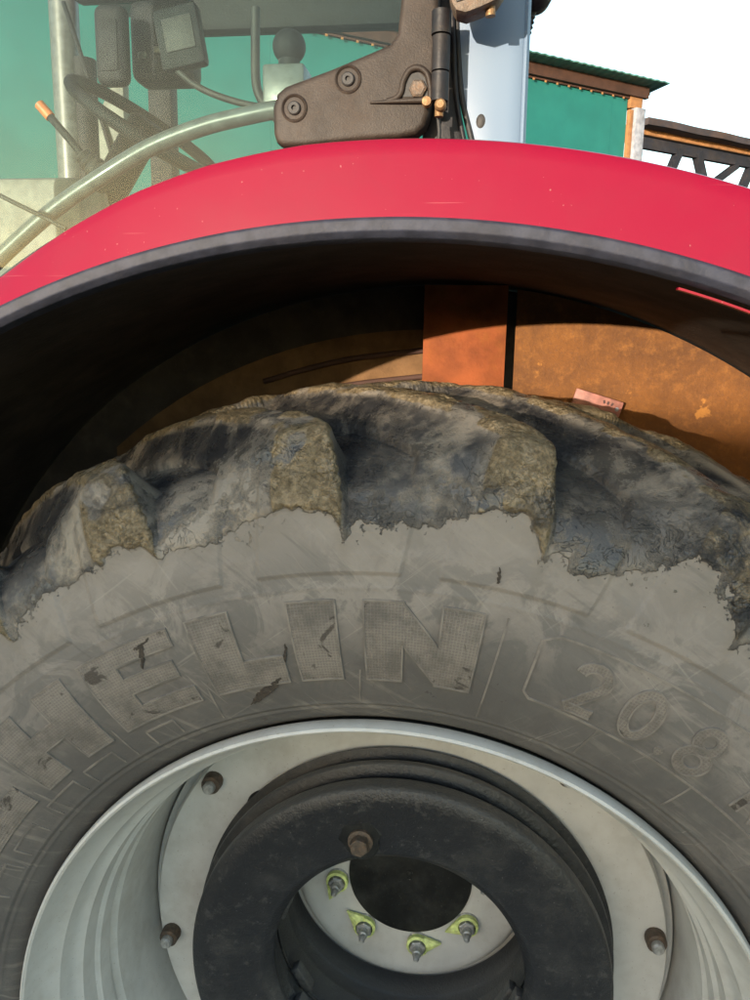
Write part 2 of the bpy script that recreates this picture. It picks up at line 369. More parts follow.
# ------------------------------------------------------------------ green building behind the tractor
def frame_at(o, dx):           # local frame: u along the wall, v away from the viewer
    d = Vector((dx[0], dx[1], 0)).normalized(); return Matrix(((d.x, -d.y, 0, o[0]), (d.y, d.x, 0, o[1]), (0, 0, 1, 0), (0, 0, 0, 1)))
def corr_sheet(name, u0, u1, v0, v1, z0, z1, mat, pitch=0.12, amp=0.012, th=0.004):
    """corrugated sheet spanning u, sloping from z0 at v0 to z1 at v1; waves run along u"""
    n = int((u1-u0)/pitch*8); vs_, fs = [], []
    for i in range(n+1):
        u = u0 + (u1-u0)*i/n; dz = amp*math.sin(2*math.pi*u/pitch)
        vs_ += [(u, v0, z0+dz), (u, v1, z1+dz), (u, v1, z1+dz-th), (u, v0, z0+dz-th)]
    for i in range(n):
        a = i*4
        for k in range(4): fs.append((a+k, a+4+k, a+4+(k+1) % 4, a+(k+1) % 4))
    fs += [(0, 1, 2, 3), (n*4+3, n*4+2, n*4+1, n*4)]
    return fix(mesh(name, vs_, fs, mat, 60))
def green_building():
    b = obj('green_building', None, label='green sheet-clad building with dark overhanging roof behind the tractor', cat='building')
    b.matrix_world = frame_at((1.40, 7.57), (0.82, 0.573))
    L = 10.6; D = 6.0; zt = 3.35 + H
    for u0, u1 in ((-L+1.15*k, min(-L+1.15*(k+1), -0.06)) for k in range(10)):
        if u1 - u0 < 0.05: continue
        obj('wall_sheet', box('wall_sheet', ((u0+u1)/2, 0.02, zt/2), (u1-u0+0.0-0.0015, 0.04, zt), M['green'], 0.0), b)
    obj('end_wall', box('end_wall', (-0.03, D/2+0.06, zt/2), (0.05, D, zt), M['green'], 0.0), b)
    obj('end_wall', box('end_wall', (-L-0.03, D/2+0.06, zt/2), (0.05, D, zt), M['green'], 0.0), b)
    obj('back_wall', box('back_wall', (-L/2, D+0.1, zt/2), (L, 0.05, zt), M['green'], 0.0), b)
    obj('fascia', box('fascia', (-L/2+0.06, -0.03, zt+0.05), (L+0.2, 0.05, 0.10), M['fascia'], 0.004), b)
    obj('soffit', box('soffit', (-L/2+0.1, 0.3, zt+0.075), (L+0.3, 0.55, 0.02), M['fascia'], 0.0), b)
    obj('roof', corr_sheet('roof', -L-0.4, 0.27, -0.20, D+0.4, zt+0.125, zt-0.35, M['roofgreen'], 0.09, 0.003, 0.012), b)
    tr = obj('eave_trim', box('eave_trim', (-L/2, -0.012, zt-0.012), (L, 0.02, 0.016), M['fascia'], 0.002), b)
    for k in range(26):
        obj('trim_clip', box('trim_clip', (-0.14-0.135*k, -0.03, zt-0.028), (0.022, 0.010, 0.018), M['timber'], 0.003), tr)
    obj('corner_board', box('corner_board', (-0.035, -0.02, zt/2-0.06), (0.05, 0.04, zt-0.12), M['timber'], 0.003), b)
    obj('corner_post', box('corner_post', (0.055, -0.03, zt/2-0.05), (0.125, 0.08, zt-0.10), M['whitepost'], 0.006), b)
    obj('rafter_end', box('rafter_end', (0.03, 0.02, zt-0.045), (0.16, 0.1, 0.11), M['timber'], 0.006), b)
green_building()

def truss_shed():
    b = obj('open_truss_shed', None, label='open shed with dark steel trusses and ragged rusty roof edge', cat='shed')
    ox, oy = 1.95, 10.0
    b.matrix_world = frame_at((ox, oy), (0.82, 0.60))
    zt = 3.60 + H; L = 7.0
    obj('roof', corr_sheet('roof', -0.2, L, -0.25, 0.55, zt+0.13, zt+0.12, M['oldroof'], 0.9, 0.004, 0.08), b)
    obj('eave_board', box('eave_board', (L/2-0.1, -0.05, zt+0.02), (L, 0.05, 0.07), M['timber'], 0.006), b)
    zc = zt - 0.09
    obj('top_chord', box('top_chord', (L/2-0.1, 0.02, zc), (L, 0.08, 0.13), M['truss'], 0.004), b)
    obj('bottom_chord', box('bottom_chord', (L/2-0.1, 0.02, zc-0.75), (L, 0.08, 0.10), M['truss'], 0.004), b)
    def bar(u0, z0, u1, z1, t=0.11):
        obj('web_bar', tube('web_bar', [(u0, 0.02, z0), (u1, 0.02, z1)], t*0.62, M['truss'], 4, smooth=False), b)
    u = 0.05; k = 0
    while u < L - 0.7:
        bar(u+0.28, zc-0.72, u+0.62, zc); bar(u+0.95, zc, u+1.32, zc-0.72); bar(u+1.05, zc-0.5, u+1.75, zc-0.06, 0.09)
        u += 1.45
    for uu in (-0.1, L*0.5, L-0.3):
        obj('post', box('post', (uu, 0.02, (zt-0.16)/2), (0.12, 0.12, zt-0.16), M['truss'], 0.004), b)
        obj('post', box('post', (uu, 0.4, (zt+0.05)/2), (0.12, 0.12, zt+0.05), M['truss'], 0.004), b)
truss_shed()

# an unseen shed added on the sun's side, roof line set to shade the wheel
def shade_shed():
    b = obj('added_shade_shed', None, label='unseen long low plank shed added to shade the wheel', cat='shed')
    D = 12.0; o = SUN_DIR.copy(); o.z = 0; o.normalize(); c = o*D
    d = Vector((o.y, -o.x, 0))
    if d.x < 0: d = -d
    b.matrix_world = frame_at((c.x, c.y), (d.x, d.y))          # v axis points back to the tractor
    top = 0.90 + H + D*math.tan(math.asin(SUN_DIR.z)); L = 16.0
    for k in range(40):
        u = -L/2 + (k+0.5)*L/40
        obj('plank', box('plank', (u, 0, (top-0.25)/2), (L/40-0.008, 0.03+0.006*(k % 2), top-0.25), M['shedwall'], 0.0), b)
    obj('back_wall', box('back_wall', (0, -4.5, (top-0.9)/2), (L, 0.05, top-0.9), M['shedwall'], 0.0), b)
    for s in (-1, 1): obj('end_wall', box('end_wall', (s*(L/2+0.03), -2.25, (top-0.95)/2), (0.05, 4.45, top-0.95), M['shedwall'], 0.0), b)
    obj('fascia', box('fascia', (0, 0.05, top-0.16), (L+0.2, 0.05, 0.16), M['fascia'], 0.004), b)
    obj('roof', corr_sheet('roof', -L/2-0.3, L/2+0.3, -4.9, 0.3, top-0.85, top-0.02, M['oldroof']), b)
shade_shed()

# ------------------------------------------------------------------ tractor
tractor = obj('tractor', None, label='red farm tractor seen at its muddy rear wheel and cab', cat='tractor')
P0 = (0, 0, H)
def part(name, me, label=None, kind=None): return obj(name, me, tractor, P0, kind, label)
def sub(name, me, par, loc=(0, 0, 0), label=None, kind=None): return obj(name, me, par, loc, kind, label)

# ---- tyre
def resample(P, n):
    P = np.array([tuple(p) for p in P]); d = np.r_[0, np.cumsum(np.linalg.norm(np.diff(P, axis=0), axis=1))]
    s = np.linspace(0, d[-1], n) if np.isscalar(n) else np.asarray(n)*d[-1]
    return np.stack([np.interp(s, d, P[:, k]) for k in range(P.shape[1])], -1)
def sm2(pts): return [(v.x, v.y) for v in spline([(a, b, 0) for a, b in pts], 14)]
YC = 0.23
SIDE = sm2([(0.030, 0.505), (0.006, 0.518), (-0.012, 0.532), (-0.030, 0.560), (-0.045, 0.60), (-0.055, 0.645), (-0.058, 0.69), (-0.055, 0.74)])
BASE = sm2([(-0.055, 0.74), (-0.047, 0.773), (-0.029, 0.804), (0.006, 0.828), (0.06, 0.845), (0.12, 0.856), (YC, 0.866)])
LUGP = sm2([(-0.055, 0.74), (-0.050, 0.780), (-0.041, 0.82), (-0.031, 0.858), (-0.0275, 0.869), (-0.018, 0.8765), (0.02, 0.886), (0.10, 0.899), (YC, 0.913)])
_sp = np.array(SIDE)
def yR(r): return float(np.interp(r, _sp[:, 1], _sp[:, 0]))
def surf(theta, r, h=0.0):
    """point h above the outer sidewall at angle theta (degrees) and radius r"""
    y = yR(r); dy = (yR(r+0.004) - yR(r-0.004))/0.008; ln = math.hypot(1, dy)
    y2 = y - h/ln; r2 = r + h*dy/ln; a = R_(theta)
    return (r2*math.cos(a), y2, r2*math.sin(a))
PITCH = 360/22; TH0 = 96.5
def build_tyre():
    th = np.concatenate([np.arange(22, 166, 0.17), np.arange(166, 382, 0.9)])
    nS, nT = 104, 124
    side = resample(SIDE, nS)[:-1]
    tb = np.linspace(0, 1, nT); bs, lg = resample(BASE, tb), resample(LUGP, tb)
    def mir(P): Q = P.copy(); Q[:, 0] = 2*YC - Q[:, 0]; return Q[::-1]
    idx = np.unique(np.round(np.linspace(0, nT-2, 66)).astype(int))
    b2, l2 = mir(bs[idx]), mir(lg[idx]); s2 = mir(side[np.unique(np.linspace(0, nS-2, 26).astype(int))])
    Bp = np.concatenate([side, bs, b2, s2]); Lp = np.concatenate([side, lg, l2, s2])
    t = np.concatenate([np.zeros(len(side)), tb, tb[idx][::-1], np.zeros(len(s2))])
    far = np.concatenate([np.zeros(len(side)+nT, bool), np.ones(len(b2)+len(s2), bool)])
    TH, T = np.meshgrid(th, t, indexing='ij')
    LY = np.broadcast_to(Lp[:, 0], TH.shape); LR = np.broadcast_to(Lp[:, 1], TH.shape); FAR = np.broadcast_to(far, TH.shape)
    def lug(Y, T_, off):
        q = np.clip((Y+0.015)/0.285, 0, 1.2); sh = 22.5*q**1.25
        u = TH - TH0 - off - sh; k = np.round(u/PITCH); d = u - k*PITCH
        e = sstep(T_, 0.10, 0.42)
        wt = 2.6 - 1.05*e; wl = 2.5 + 7.2*sstep(T_, 0.0, 0.34); wr = 0.38 + 1.7*sstep(T_, 0.3, 0.6)
        ul = np.clip((d-wt)/wl, 0, 1); ur = np.clip((-d-wt)/wr, 0, 1)
        m = np.where(d > 0, (1-ul)**1.4, (1-ur)**1.4)
        return m*sstep(Y, 0.302, 0.258), k, d
    To = np.where(FAR, 1.0, T); Ti = np.where(FAR, T, 1.0)
    mo, ko, do = lug(LY, To, 0.0); mi, ki, di = lug(2*YC-LY, Ti, PITCH/2)
    outer = mo >= mi; m = np.maximum(mo, mi); m = np.where(T > 0, m, 0)
    for _ in range(1):
        m = 0.25*np.roll(m, 1, 0) + 0.5*m + 0.25*np.roll(m, -1, 0)
        q = np.pad(m, ((0, 0), (1, 1)), mode='edge'); m = 0.25*q[:, :-2] + 0.5*m + 0.25*q[:, 2:]
    Y = Bp[:, 0]*(1-m) + Lp[:, 0]*m; Rr = Bp[:, 1]*(1-m) + Lp[:, 1]*m
    A = np.radians(TH)
    def pos(Y, Rr): return np.stack([Rr*np.cos(A), Y, Rr*np.sin(A)], -1)
    def normals(P):
        du = np.roll(P, -1, 0) - np.roll(P, 1, 0); dv = np.gradient(P, axis=1)
        n = np.cross(dv, du); n /= np.linalg.norm(n, axis=2, keepdims=True)+1e-12
        if n[100, 60, 1] > 0: n = -n
        return n
    P = pos(Y, Rr); N = normals(P)
    # raised plates below each lug on the sidewall, moulded rings near the bead
    SR = np.broadcast_to(np.concatenate([side[:, 1], 0.74 + tb*0.33, np.full(len(b2)+len(s2), 2.0)]), TH.shape)
    u = TH - TH0 + 1.6; dpl = u - np.round(u/PITCH)*PITCH
    skew = (SR-0.75)*14
    plate = sstep(6.6 - np.abs(dpl + skew), 0, 0.22)*sstep(SR, 0.7165, 0.7190)*(SR < 1.2)*sstep(SR, 0.86, 0.80)
    h = 0.0024*plate
    for rr in (0.5415, 0.549): h = h + 0.0016*np.exp(-((SR-rr)/0.0016)**2)
    h = h - 0.0012*np.exp(-((SR-0.5455)/0.002)**2)
    h = h + 0.0011*np.exp(-((SR-0.702)/0.0016)**2) 
    # mud tide line
    nz1 = fbm(P, 9, 2); nz2 = fbm(P, 34, 3); nz3 = fbm(P, 120, 2)
    endface = np.where(outer & ~FAR, sstep(m, 0.84, 0.93), 0)*sstep(T, 0.46, 0.30)
    line = 0.773 + (nz1-0.5)*0.060 + (nz2-0.5)*0.034 + (nz3-0.5)*0.008 + 0.012*np.exp(-(do/3.2)**2)*(LR < .87) - 0.024*np.exp(-((do+2.7)/0.75)**2) - 0.008*np.exp(-((do+5.4)/1.6)**2)
    mud = np.clip(SR - line, -0.1, 0.2)
    mk = sstep(mud, 0.0, 0.0035)
    lump = fbm(P, 70, 3); coarse = fbm(P, 26, 2)
    crest = sstep(m, 0.80, 0.93)*sstep(T, 0.36, 0.46)
    chunk = np.clip(endface*sstep(coarse, 0.24, 0.42)*1.0 + crest*sstep(coarse, 0.34, 0.54)*0.9, 0, 1)*mk
    h = h + mk*(0.0014 + 0.0012*(nz2-0.4)) + chunk*(0.0010 + 0.0055*np.clip(lump-0.40, 0, 1)) + crest*0.008*np.clip(coarse-0.45, 0, 1)
    P = P + N*h[..., None]
    P[..., 2] = np.maximum(P[..., 2], -H + 0.004)
    N = normals(P)
    wet = np.clip(sstep(m, 0.97, 0.6)*0.85*sstep(fbm(P, 5, 2), 0.35, 0.6) + 0.35*sstep(do, 2.0, 3.5)*m, 0, 1)
    dark_film = np.clip(sstep(T, 0.34, 0.5)*sstep(m, 0.98, 0.75)*1.3*sstep(fbm(P, 8, 2), 0.38, 0.56) + 0.8*np.exp(-((do+2.9)/0.7)**2)*sstep(T, 0.1, 0.3)*(1-FAR) + 0.7*endface*sstep(fbm(P, 15, 2), 0.50, 0.60) + 0.95*sstep(TH, 69.5, 67.5)*np.where(outer & ~FAR, m, 0)*sstep(T, 0.5, 0.35), 0, 1)  # darker blotches in hollows, on end faces and along right lug walls
    nc, nr = TH.shape; ids = np.arange(nc*nr).reshape(nc, nr)
    i2 = np.roll(ids, -1, 0)
    F = np.stack([ids[:, :-1], ids[:, 1:], i2[:, 1:], i2[:, :-1]], -1).reshape(-1, 4)
    # orientation: outward
    key = np.where(m > 0.10, np.where(outer, (ko.astype(int) % 22) + 1, (ki.astype(int) % 22) + 101), 0)
    kf = key.reshape(-1)[F]; kfm = np.where((kf == kf[:, :1]).all(1), kf[:, 0], 0)
    PV = P.reshape(-1, 3); NV = N.reshape(-1, 3)
    att = {'mud': mud.reshape(-1), 'chunk': chunk.reshape(-1), 'wet': wet.reshape(-1), 'dark_film': dark_film.reshape(-1)}
    e1 = PV[F[5000, 1]]-PV[F[5000, 0]]; e2 = PV[F[5000, 3]]-PV[F[5000, 0]]
    if np.cross(e1, e2) @ NV[F[5000, 0]] < 0: F = F[:, ::-1]
    def make(name, sel):
        f = F[sel]; used, inv = np.unique(f, return_inverse=True); f2 = inv.reshape(f.shape)
        me = bpy.data.meshes.new(name)
        me.vertices.add(len(used)); me.vertices.foreach_set('co', PV[used].astype(np.float32).ravel())
        me.loops.add(f2.size); me.loops.foreach_set('vertex_index', f2.astype(np.int32).ravel())
        me.polygons.add(len(f2)); me.polygons.foreach_set('loop_start', np.arange(0, f2.size, 4, dtype=np.int32))
        me.update(calc_edges=True); me.polygons.foreach_set('use_smooth', np.ones(len(f2), bool))
        for k, v in att.items():
            a = me.attributes.new(k, 'FLOAT', 'POINT'); a.data.foreach_set('value', v[used].astype(np.float32))
        me.materials.append(M['tyre']); me.validate()
        me.normals_split_custom_set_from_vertices([tuple(n) for n in NV[used]])
        return me
    ty = part('tyre', make('tyre', kfm == 0), 'dusty grey tyre sidewall with mud caked above a ragged line')
    for k in np.unique(kfm):
        if k > 0: sub('tread_lug', make('tread_lug', kfm == k), ty)
    return ty
tyre = build_tyre()

# ---- raised lettering on the sidewall
def patch(name, quads, w_deg, th_left, r0, r1, mat, h=0.0016, par=None):
    """flat block letter: quads in a unit box (u to the right, v up), bent onto the sidewall"""
    hr = r1 - r0; wlen = R_(w_deg)*(r0+r1)/2; vs_, fs, uvs = [], [], []
    for q in quads:
        q = [Vector(c) for c in q]; n = 10; b0 = len(vs_)
        for i in range(n+3):
            for j in range(n+3):
                a, b = min(max(i-1, 0), n)/n, min(max(j-1, 0), n)/n
                p = (q[0]*(1-a) + q[1]*a)*(1-b) + (q[3]*(1-a) + q[2]*a)*b
                edge = i in (0, n+2) or j in (0, n+2)
                vs_.append(surf(th_left - p.x*w_deg, r0 + p.y*hr, -0.002 if edge else h)); uvs.append((p.x*wlen, p.y*hr))
        for i in range(n+2):
            for j in range(n+2):
                a = b0 + i*(n+3) + j; fs.append((a, a+n+3, a+n+4, a+1))
    me = mesh(name, vs_, fs, mat, None); uv = me.uv_layers.new(name='UVMap')
    for lp in me.loops: uv.data[lp.index].uv = uvs[lp.vertex_index]
    return sub(name, me, par)
def rc(x0, x1, y0, y1): return [(x0, y0), (x1, y0), (x1, y1), (x0, y1)]
def ribbon(name, pts, width, mat, par, h=0.0012, closed=False):
    """raised strip along a path of (theta, r) points on the sidewall"""
    P = [Vector((R_(t)*r_, r_, 0)) for t, r_ in pts]; n = len(P); vs_, fs = [], []; rm = 0.64; uvs = []
    Q = [Vector((-R_(t)*rm, r_)) for t, r_ in pts]
    for i in range(n):
        a, b = (Q[(i-1) % n], Q[(i+1) % n]) if closed else (Q[max(i-1, 0)], Q[min(i+1, n-1)])
        d = (b-a).normalized(); nn = Vector((-d.y, d.x))
        for off, hh in ((-0.5, -0.002), (-0.40, h), (0.40, h), (0.5, -0.002)):
            q = Q[i] + nn*off*width; vs_.append(surf(-math.degrees(q.x/rm), q.y, hh)); uvs.append((q.x, q.y))
    m = n if closed else n-1
    for i in range(m):
        j = (i+1) % n
        for k in range(3): fs.append((i*4+k, j*4+k, j*4+k+1, i*4+k+1))
    if not closed: fs += [(0, 1, 2, 3), (n*4-1, n*4-2, n*4-3, n*4-4)]
    me = mesh(name, vs_, fs, mat, None); uv = me.uv_layers.new(name='UVMap')
    for lp in me.loops: uv.data[lp.index].uv = uvs[lp.vertex_index]
    return sub(name, fix(me), par)
LET = {
 'E': [rc(0, .36, 0, 1), rc(.36, 1, 0, .22), rc(.36, .92, .40, .61), rc(.36, 1, .78, 1)],
 'L': [rc(0, .50, 0, 1), rc(.50, 1, 0, .36)],
 'I': [rc(0, 1, 0, 1)],
 'N': [rc(0, .34, 0, 1), rc(.66, 1, 0, 1), [(.34, .48), (.66, .02), (.66, .50), (.34, .98)]],
 'H': [rc(0, .36, 0, 1), rc(.64, 1, 0, 1), rc(.36, .64, .38, .62)],
 'C': [rc(0, .36, 0, 1), rc(.36, 1, 0, .24), rc(.36, 1, .76, 1), rc(.66, 1, .24, .36), rc(.66, 1, .64, .76)],
 'M': [rc(0, .27, 0, 1), rc(.73, 1, 0, 1), [(.27, .5), (.5, .02), (.5, .5), (.27, .98)], [(.5, .02), (.73, .5), (.73, .98), (.5, .5)]]}
LETO = {
 'E': [(0, 0), (1, 0), (1, .22), (.36, .22), (.36, .40), (.92, .40), (.92, .61), (.36, .61), (.36, .78), (1, .78), (1, 1), (0, 1)],
 'L': [(0, 0), (1, 0), (1, .36), (.50, .36), (.50, 1), (0, 1)],
 'I': [(0, 0), (1, 0), (1, 1), (0, 1)],
 'N': [(0, 0), (.34, 0), (.34, .48), (.66, .02), (.66, 0), (1, 0), (1, 1), (.66, 1), (.66, .50), (.34, .98), (.34, 1), (0, 1)],
 'H': [(0, 0), (.36, 0), (.36, .38), (.64, .38), (.64, 0), (1, 0), (1, 1), (.64, 1), (.64, .62), (.36, .62), (.36, 1), (0, 1)]}
for ch, tl, wd in (('H', 136.3, 11.4), ('E', 122.6, 10.6), ('L', 109.9, 8.8), ('I', 99.6, 4.7), ('N', 92.2, 11.3)):
    po = LETO[ch] + LETO[ch][:1]; pp_ = []
    for (a, b), (c, d) in zip(po, po[1:]):
        n_ = max(2, int(math.hypot((c-a)*wd/6, d-b)*10)); pp_ += [(tl - (a+(c-a)*i/n_)*wd, 0.588 + (b+(d-b)*i/n_)*0.1) for i in range(n_)]
    ribbon('letter_outline', pp_, 0.0026, M['ridge'], tyre, 0.0024, True)
for ch, tl, wd in (('M', 172.0, 13.2), ('I', 156.4, 4.8), ('C', 149.4, 10.6), ('H', 136.3, 11.4), ('E', 122.6, 10.6), ('L', 109.9, 8.8), ('I', 99.6, 4.7), ('N', 92.2, 11.3)):
    patch('letter', LET[ch], wd, tl, 0.588, 0.688, M['hatch'], 0.0018, tyre)
def arc2(cx, cy, rx, ry, a0, a1, n): return [(cx+rx*math.cos(R_(a0+(a1-a0)*i/n)), cy+ry*math.sin(R_(a0+(a1-a0)*i/n))) for i in range(n+1)]
GLY = {
 '2': [arc2(.30, .72, .24, .22, 170, -25, 14) + [(.42, .47), (.06, .06), (.10, .06), (.56, .06)]],
 '0': [arc2(.30, .50, .25, .44, 0, 360, 30)[:-1]],
 '8': [arc2(.30, .73, .19, .21, 0, 360, 20)[:-1], arc2(.30, .27, .24, .23, 0, 360, 22)[:-1]],
 'R': [[(.08, .04), (.08, .5), (.08, .96)], [(.08, .94), (.34, .94)] + arc2(.36, .71, .2, .23, 90, -90, 10) + [(.12, .48)], [(.30, .46), (.44, .24), (.56, .04)]],
 '3': [arc2(.28, .74, .22, .20, 150, -80, 12) + arc2(.28, .29, .25, .23, 80, -150, 12)],
 '.': [arc2(.05, .08, .045, .05, 0, 360, 12)[:-1]]}
def glyph(ch, th, r0, hgt, wid=0.0105):
    for st in GLY[ch]:
        pts = [(th - math.degrees(u*hgt/0.64), r0 + v*hgt) for u, v in st]
        cl = ch in '08.'
        ribbon('letter', pts, wid if ch != '.' else 0.006, M['hatch'], tyre, 0.0018, closed=cl)
        if ch == '.': continue
        n_ = len(st)
        for sd_ in (-0.5, 0.5):
            off = []
            for i in range(n_):
                a = Vector(st[(i-1) % n_] if cl else st[max(i-1, 0)]); b = Vector(st[(i+1) % n_] if cl else st[min(i+1, n_-1)])
                d = (b-a).normalized(); q = Vector(st[i]) + Vector((-d.y, d.x))*sd_*wid/hgt
                off.append((th - math.degrees(q.x*hgt/0.64), r0 + q.y*hgt))
            ribbon('letter_outline', off, 0.0022, M['ridge'], tyre, 0.0025, closed=cl)
for ch, th in (('2', 71.3), ('0', 65.6), ('.', 60.6), ('8', 58.9), ('R', 51.0), ('3', 44.6), ('8', 39.0)): glyph(ch, th, 0.607, 0.064)
# thin moulded lines: the size panel's frame and tool marks
def path(pts, n=10):
    out = []
    for (a, b), (c, d) in zip(pts, pts[1:]): out += [(a+(c-a)*i/n, b+(d-b)*i/n) for i in range(n)]
    return out + [pts[-1]]
ribbon('raised_line', path([(75.4, .676), (75.4, .610), (74.6, .602), (68, .599), (56, .598), (44, .598), (32, .598), (31, .603), (31, .678), (32, .685), (44, .686), (60, .687), (74, .686)], 8), 0.0034, M['ridge'], tyre, 0.0014, True)
for th in (79.2, 93.4, 124.3, 111.2, 67.0, 55.0, 43.0, 137.6, 150.6):
    ribbon('raised_line', path([(th, .553), (th+random.uniform(-.6, .6), .60 if th != 79.2 else .69)], 8), 0.0026, M['ridge'], tyre, 0.0009)
for th, wd in ((131.5, 5.0), (139.0, 5.5), (147.5, 5.0), (155.5, 5.5), (121.0, 4.0)):
    ribbon('raised_line', path([(th, .553), (th, .575), (th-wd, .575), (th-wd, .553)], 8), 0.003, M['ridge'], tyre, 0.0012)

# mud smears and drips that stick to the sidewall
M['mudsmear'] = worn('dark_dried_mud', (0.055, 0.044, 0.036), 0.75, 0, (0.12, 0.095, 0.07), 0.5, 60, 0.9)
def smear(t0, r0, t1, r1, w0, h=0.003, n=14):
    pts = []
    for i in range(n+1):
        q = i/n; pts.append((t0+(t1-t0)*q + rng.uniform(-.12, .12), r0+(r1-r0)*q + rng.uniform(-.0012, .0012)))
    o = ribbon('mud_smear', pts, w0, M['mudsmear'], tyre, h)
    c0 = sum((Vector(v.co) for v in o.data.vertices), Vector())/len(o.data.vertices)
    k = len(o.data.vertices)//(n+1)
    for i in range(n+1):                                   # pinch the ends, ragged edges
        f = math.sin(math.pi*(i+0.4)/(n+0.8))**0.7*rng.uniform(0.55, 1.1); vs4 = [o.data.vertices[i*k+j] for j in range(k)]
        m_ = sum((v.co for v in vs4), Vector())/k
        for v in vs4: v.co = m_ + (v.co-m_)*f
smear(102.2, 0.590, 106.6, 0.566, 0.013); smear(102.8, 0.583, 107.0, 0.563, 0.008); smear(101.6, 0.597, 104.6, 0.580, 0.006)
smear(114.6, 0.684, 116.2, 0.652, 0.007, 0.0032); smear(100.4, 0.640, 101.0, 0.612, 0.004); smear(113.6, 0.684, 116.4, 0.676, 0.005, 0.0032)
smear(80.6, 0.742, 80.4, 0.722, 0.0042, 0.0045)
# ---- rim and disc
RIM = [(0.004, 0.514), (-0.010, 0.5145), (-0.017, 0.5125), (-0.019, 0.5095), (-0.0165, 0.5065), (-0.008, 0.5040), (0.008, 0.499), (0.026, 0.490), (0.036, 0.482), (0.060, 0.478), (0.068, 0.473),
       (0.074, 0.466), (0.104, 0.463), (0.110, 0.457), (0.134, 0.454), (0.142, 0.461), (0.150, 0.461), (0.158, 0.452), (0.205, 0.448), (0.240, 0.446), (0.330, 0.443), (0.400, 0.448), (0.455, 0.498), (0.470, 0.507),
       (0.470, 0.515), (0.455, 0.512), (0.400, 0.460), (0.24, 0.458), (0.10, 0.478), (0.03, 0.496)]
rim = part('rim', lathe('rim', RIM, M['silver'], 220, smooth=28), 'silver painted rim with stepped barrel')
DISC = [(0.270, 0.428), (0.262, 0.424), (0.260, 0.416), (0.262, 0.40), (0.2625, 0.36), (0.264, 0.335), (0.300, 0.32), (0.372, 0.29), (0.43, 0.26), (0.43, 0.221), (0.420, 0.2195), (0.411, 0.214), (0.406, 0.205), (0.404, 0.193), (0.404, 0.10),
        (0.418, 0.10), (0.44, 0.20), (0.44, 0.27), (0.395, 0.30), (0.31, 0.335), (0.285, 0.35), (0.285, 0.424)]
def disc_mesh():
    # plain lathed disc; hand holes are black discs laid on it
    me = lathe('disc', DISC, M['silver'], 240, smooth=30)
    bm = bmesh.new(); bm.from_mesh(me)
    return me
disc = part('wheel_disc', disc_mesh(), 'dished silver wheel disc')
for k in range(2):
    a = R_(138.5 + 180*k); o = sub('painted_hole', revolve_local('painted_hole', [(-0.002, 0.0001), (-0.002, 0.016), (0.0006, 0.016), (0.0006, 0.0001)], M['capblack'], 20), disc, (0.331*math.cos(a), 0.2636, 0.331*math.sin(a)))  # black disc laid on the surface, painting the dark of an opening
    o.scale = (0.8, 1, 1.25); o.rotation_euler = (0, -a+math.pi, 0)
# dark seat between disc and rim: clamp ring with lugs
part('clamp_ring', lathe('clamp_ring', rounded([(0.290, 0.405), (0.290, 0.441), (0.318, 0.441), (0.318, 0.405)], 0.004), M['hub'], 160))
nutm = revolve_local('nut', [(0, 0), (0, 0.0155), (0.004, 0.0165), (0.020, 0.0155), (0.022, 0.013), (0.022, 0.0)], M['rustysteel'], 18)
tipm = revolve_local('stud_tip', [(0.020, 0), (0.020, 0.0098), (0.031, 0.0098), (0.034, 0.0075), (0.034, 0)], M['steel'], 16)
for k in range(8):
    a = R_(142 + 45*k); o = sub('rim_bolt', nutm, disc, (0.406*math.cos(a), 0.262, 0.406*math.sin(a)))
    # stud end is a piece of the bolt: same object level to stay within three levels
    sub('stud_tip', tipm, disc, (0.406*math.cos(a), 0.262, 0.406*math.sin(a)))

# ---- hub: studs, nuts, yellow loose-nut indicators, black centre plate
hub = part('hub', lathe('hub', rounded([(0.398, 0.0005), (0.398, 0.113), (0.425, 0.118), (0.425, 0.0005)], 0.003), M['capblack'], 96), 'round black hub plate')
sub('centre_mark', revolve_local('centre_mark', [(-0.004, 0), (-0.004, 0.006), (0.0015, 0.005), (0.0025, 0)], M['capblack'], 16), hub, (0.0, 0.398, 0.012))
recess = revolve_local('washer', [(-0.002, 0), (-0.002, 0.0205), (0.004, 0.0205), (0.005, 0.019), (0.005, 0)], M['steel'], 24)
nut2 = hexnut('nut', 0.0155, 0.022, M['steel'])
stud = revolve_local('stud', [(0.02, 0), (0.02, 0.0085), (0.034, 0.0085), (0.036, 0.0065), (0.046, 0.0055), (0.049, 0.003), (0.049, 0)], M['steel'], 14)
def indicator():
    ri, ro, n = 0.0160, 0.0205, 72; vs_, fs = [], []
    for i in range(n):
        a = 2*math.pi*i/n; dd = abs((a+math.pi) % (2*math.pi) - math.pi)
        a_ = math.acos(ro/0.044); r = ro/math.cos(a_-dd) if dd < a_ else ro
        c, s = math.cos(a), math.sin(a)
        vs_ += [(ri*c, -0.006, ri*s), (r*c, -0.006, r*s), (r*c, -0.0145 if dd > .8 else -0.011, r*s), (ri*c, -0.0165, ri*s)]
    for i in range(n):
        j = (i+1) % n
        for k in range(4): fs.append((i*4+k, j*4+k, j*4+(k+1) % 4, i*4+(k+1) % 4))
    return fix(mesh('nut_indicator', vs_, fs, M['indicator'], 30))
ind = indicator()
tips = [250, 140, 10, 205, 60, 300, 170, 95]
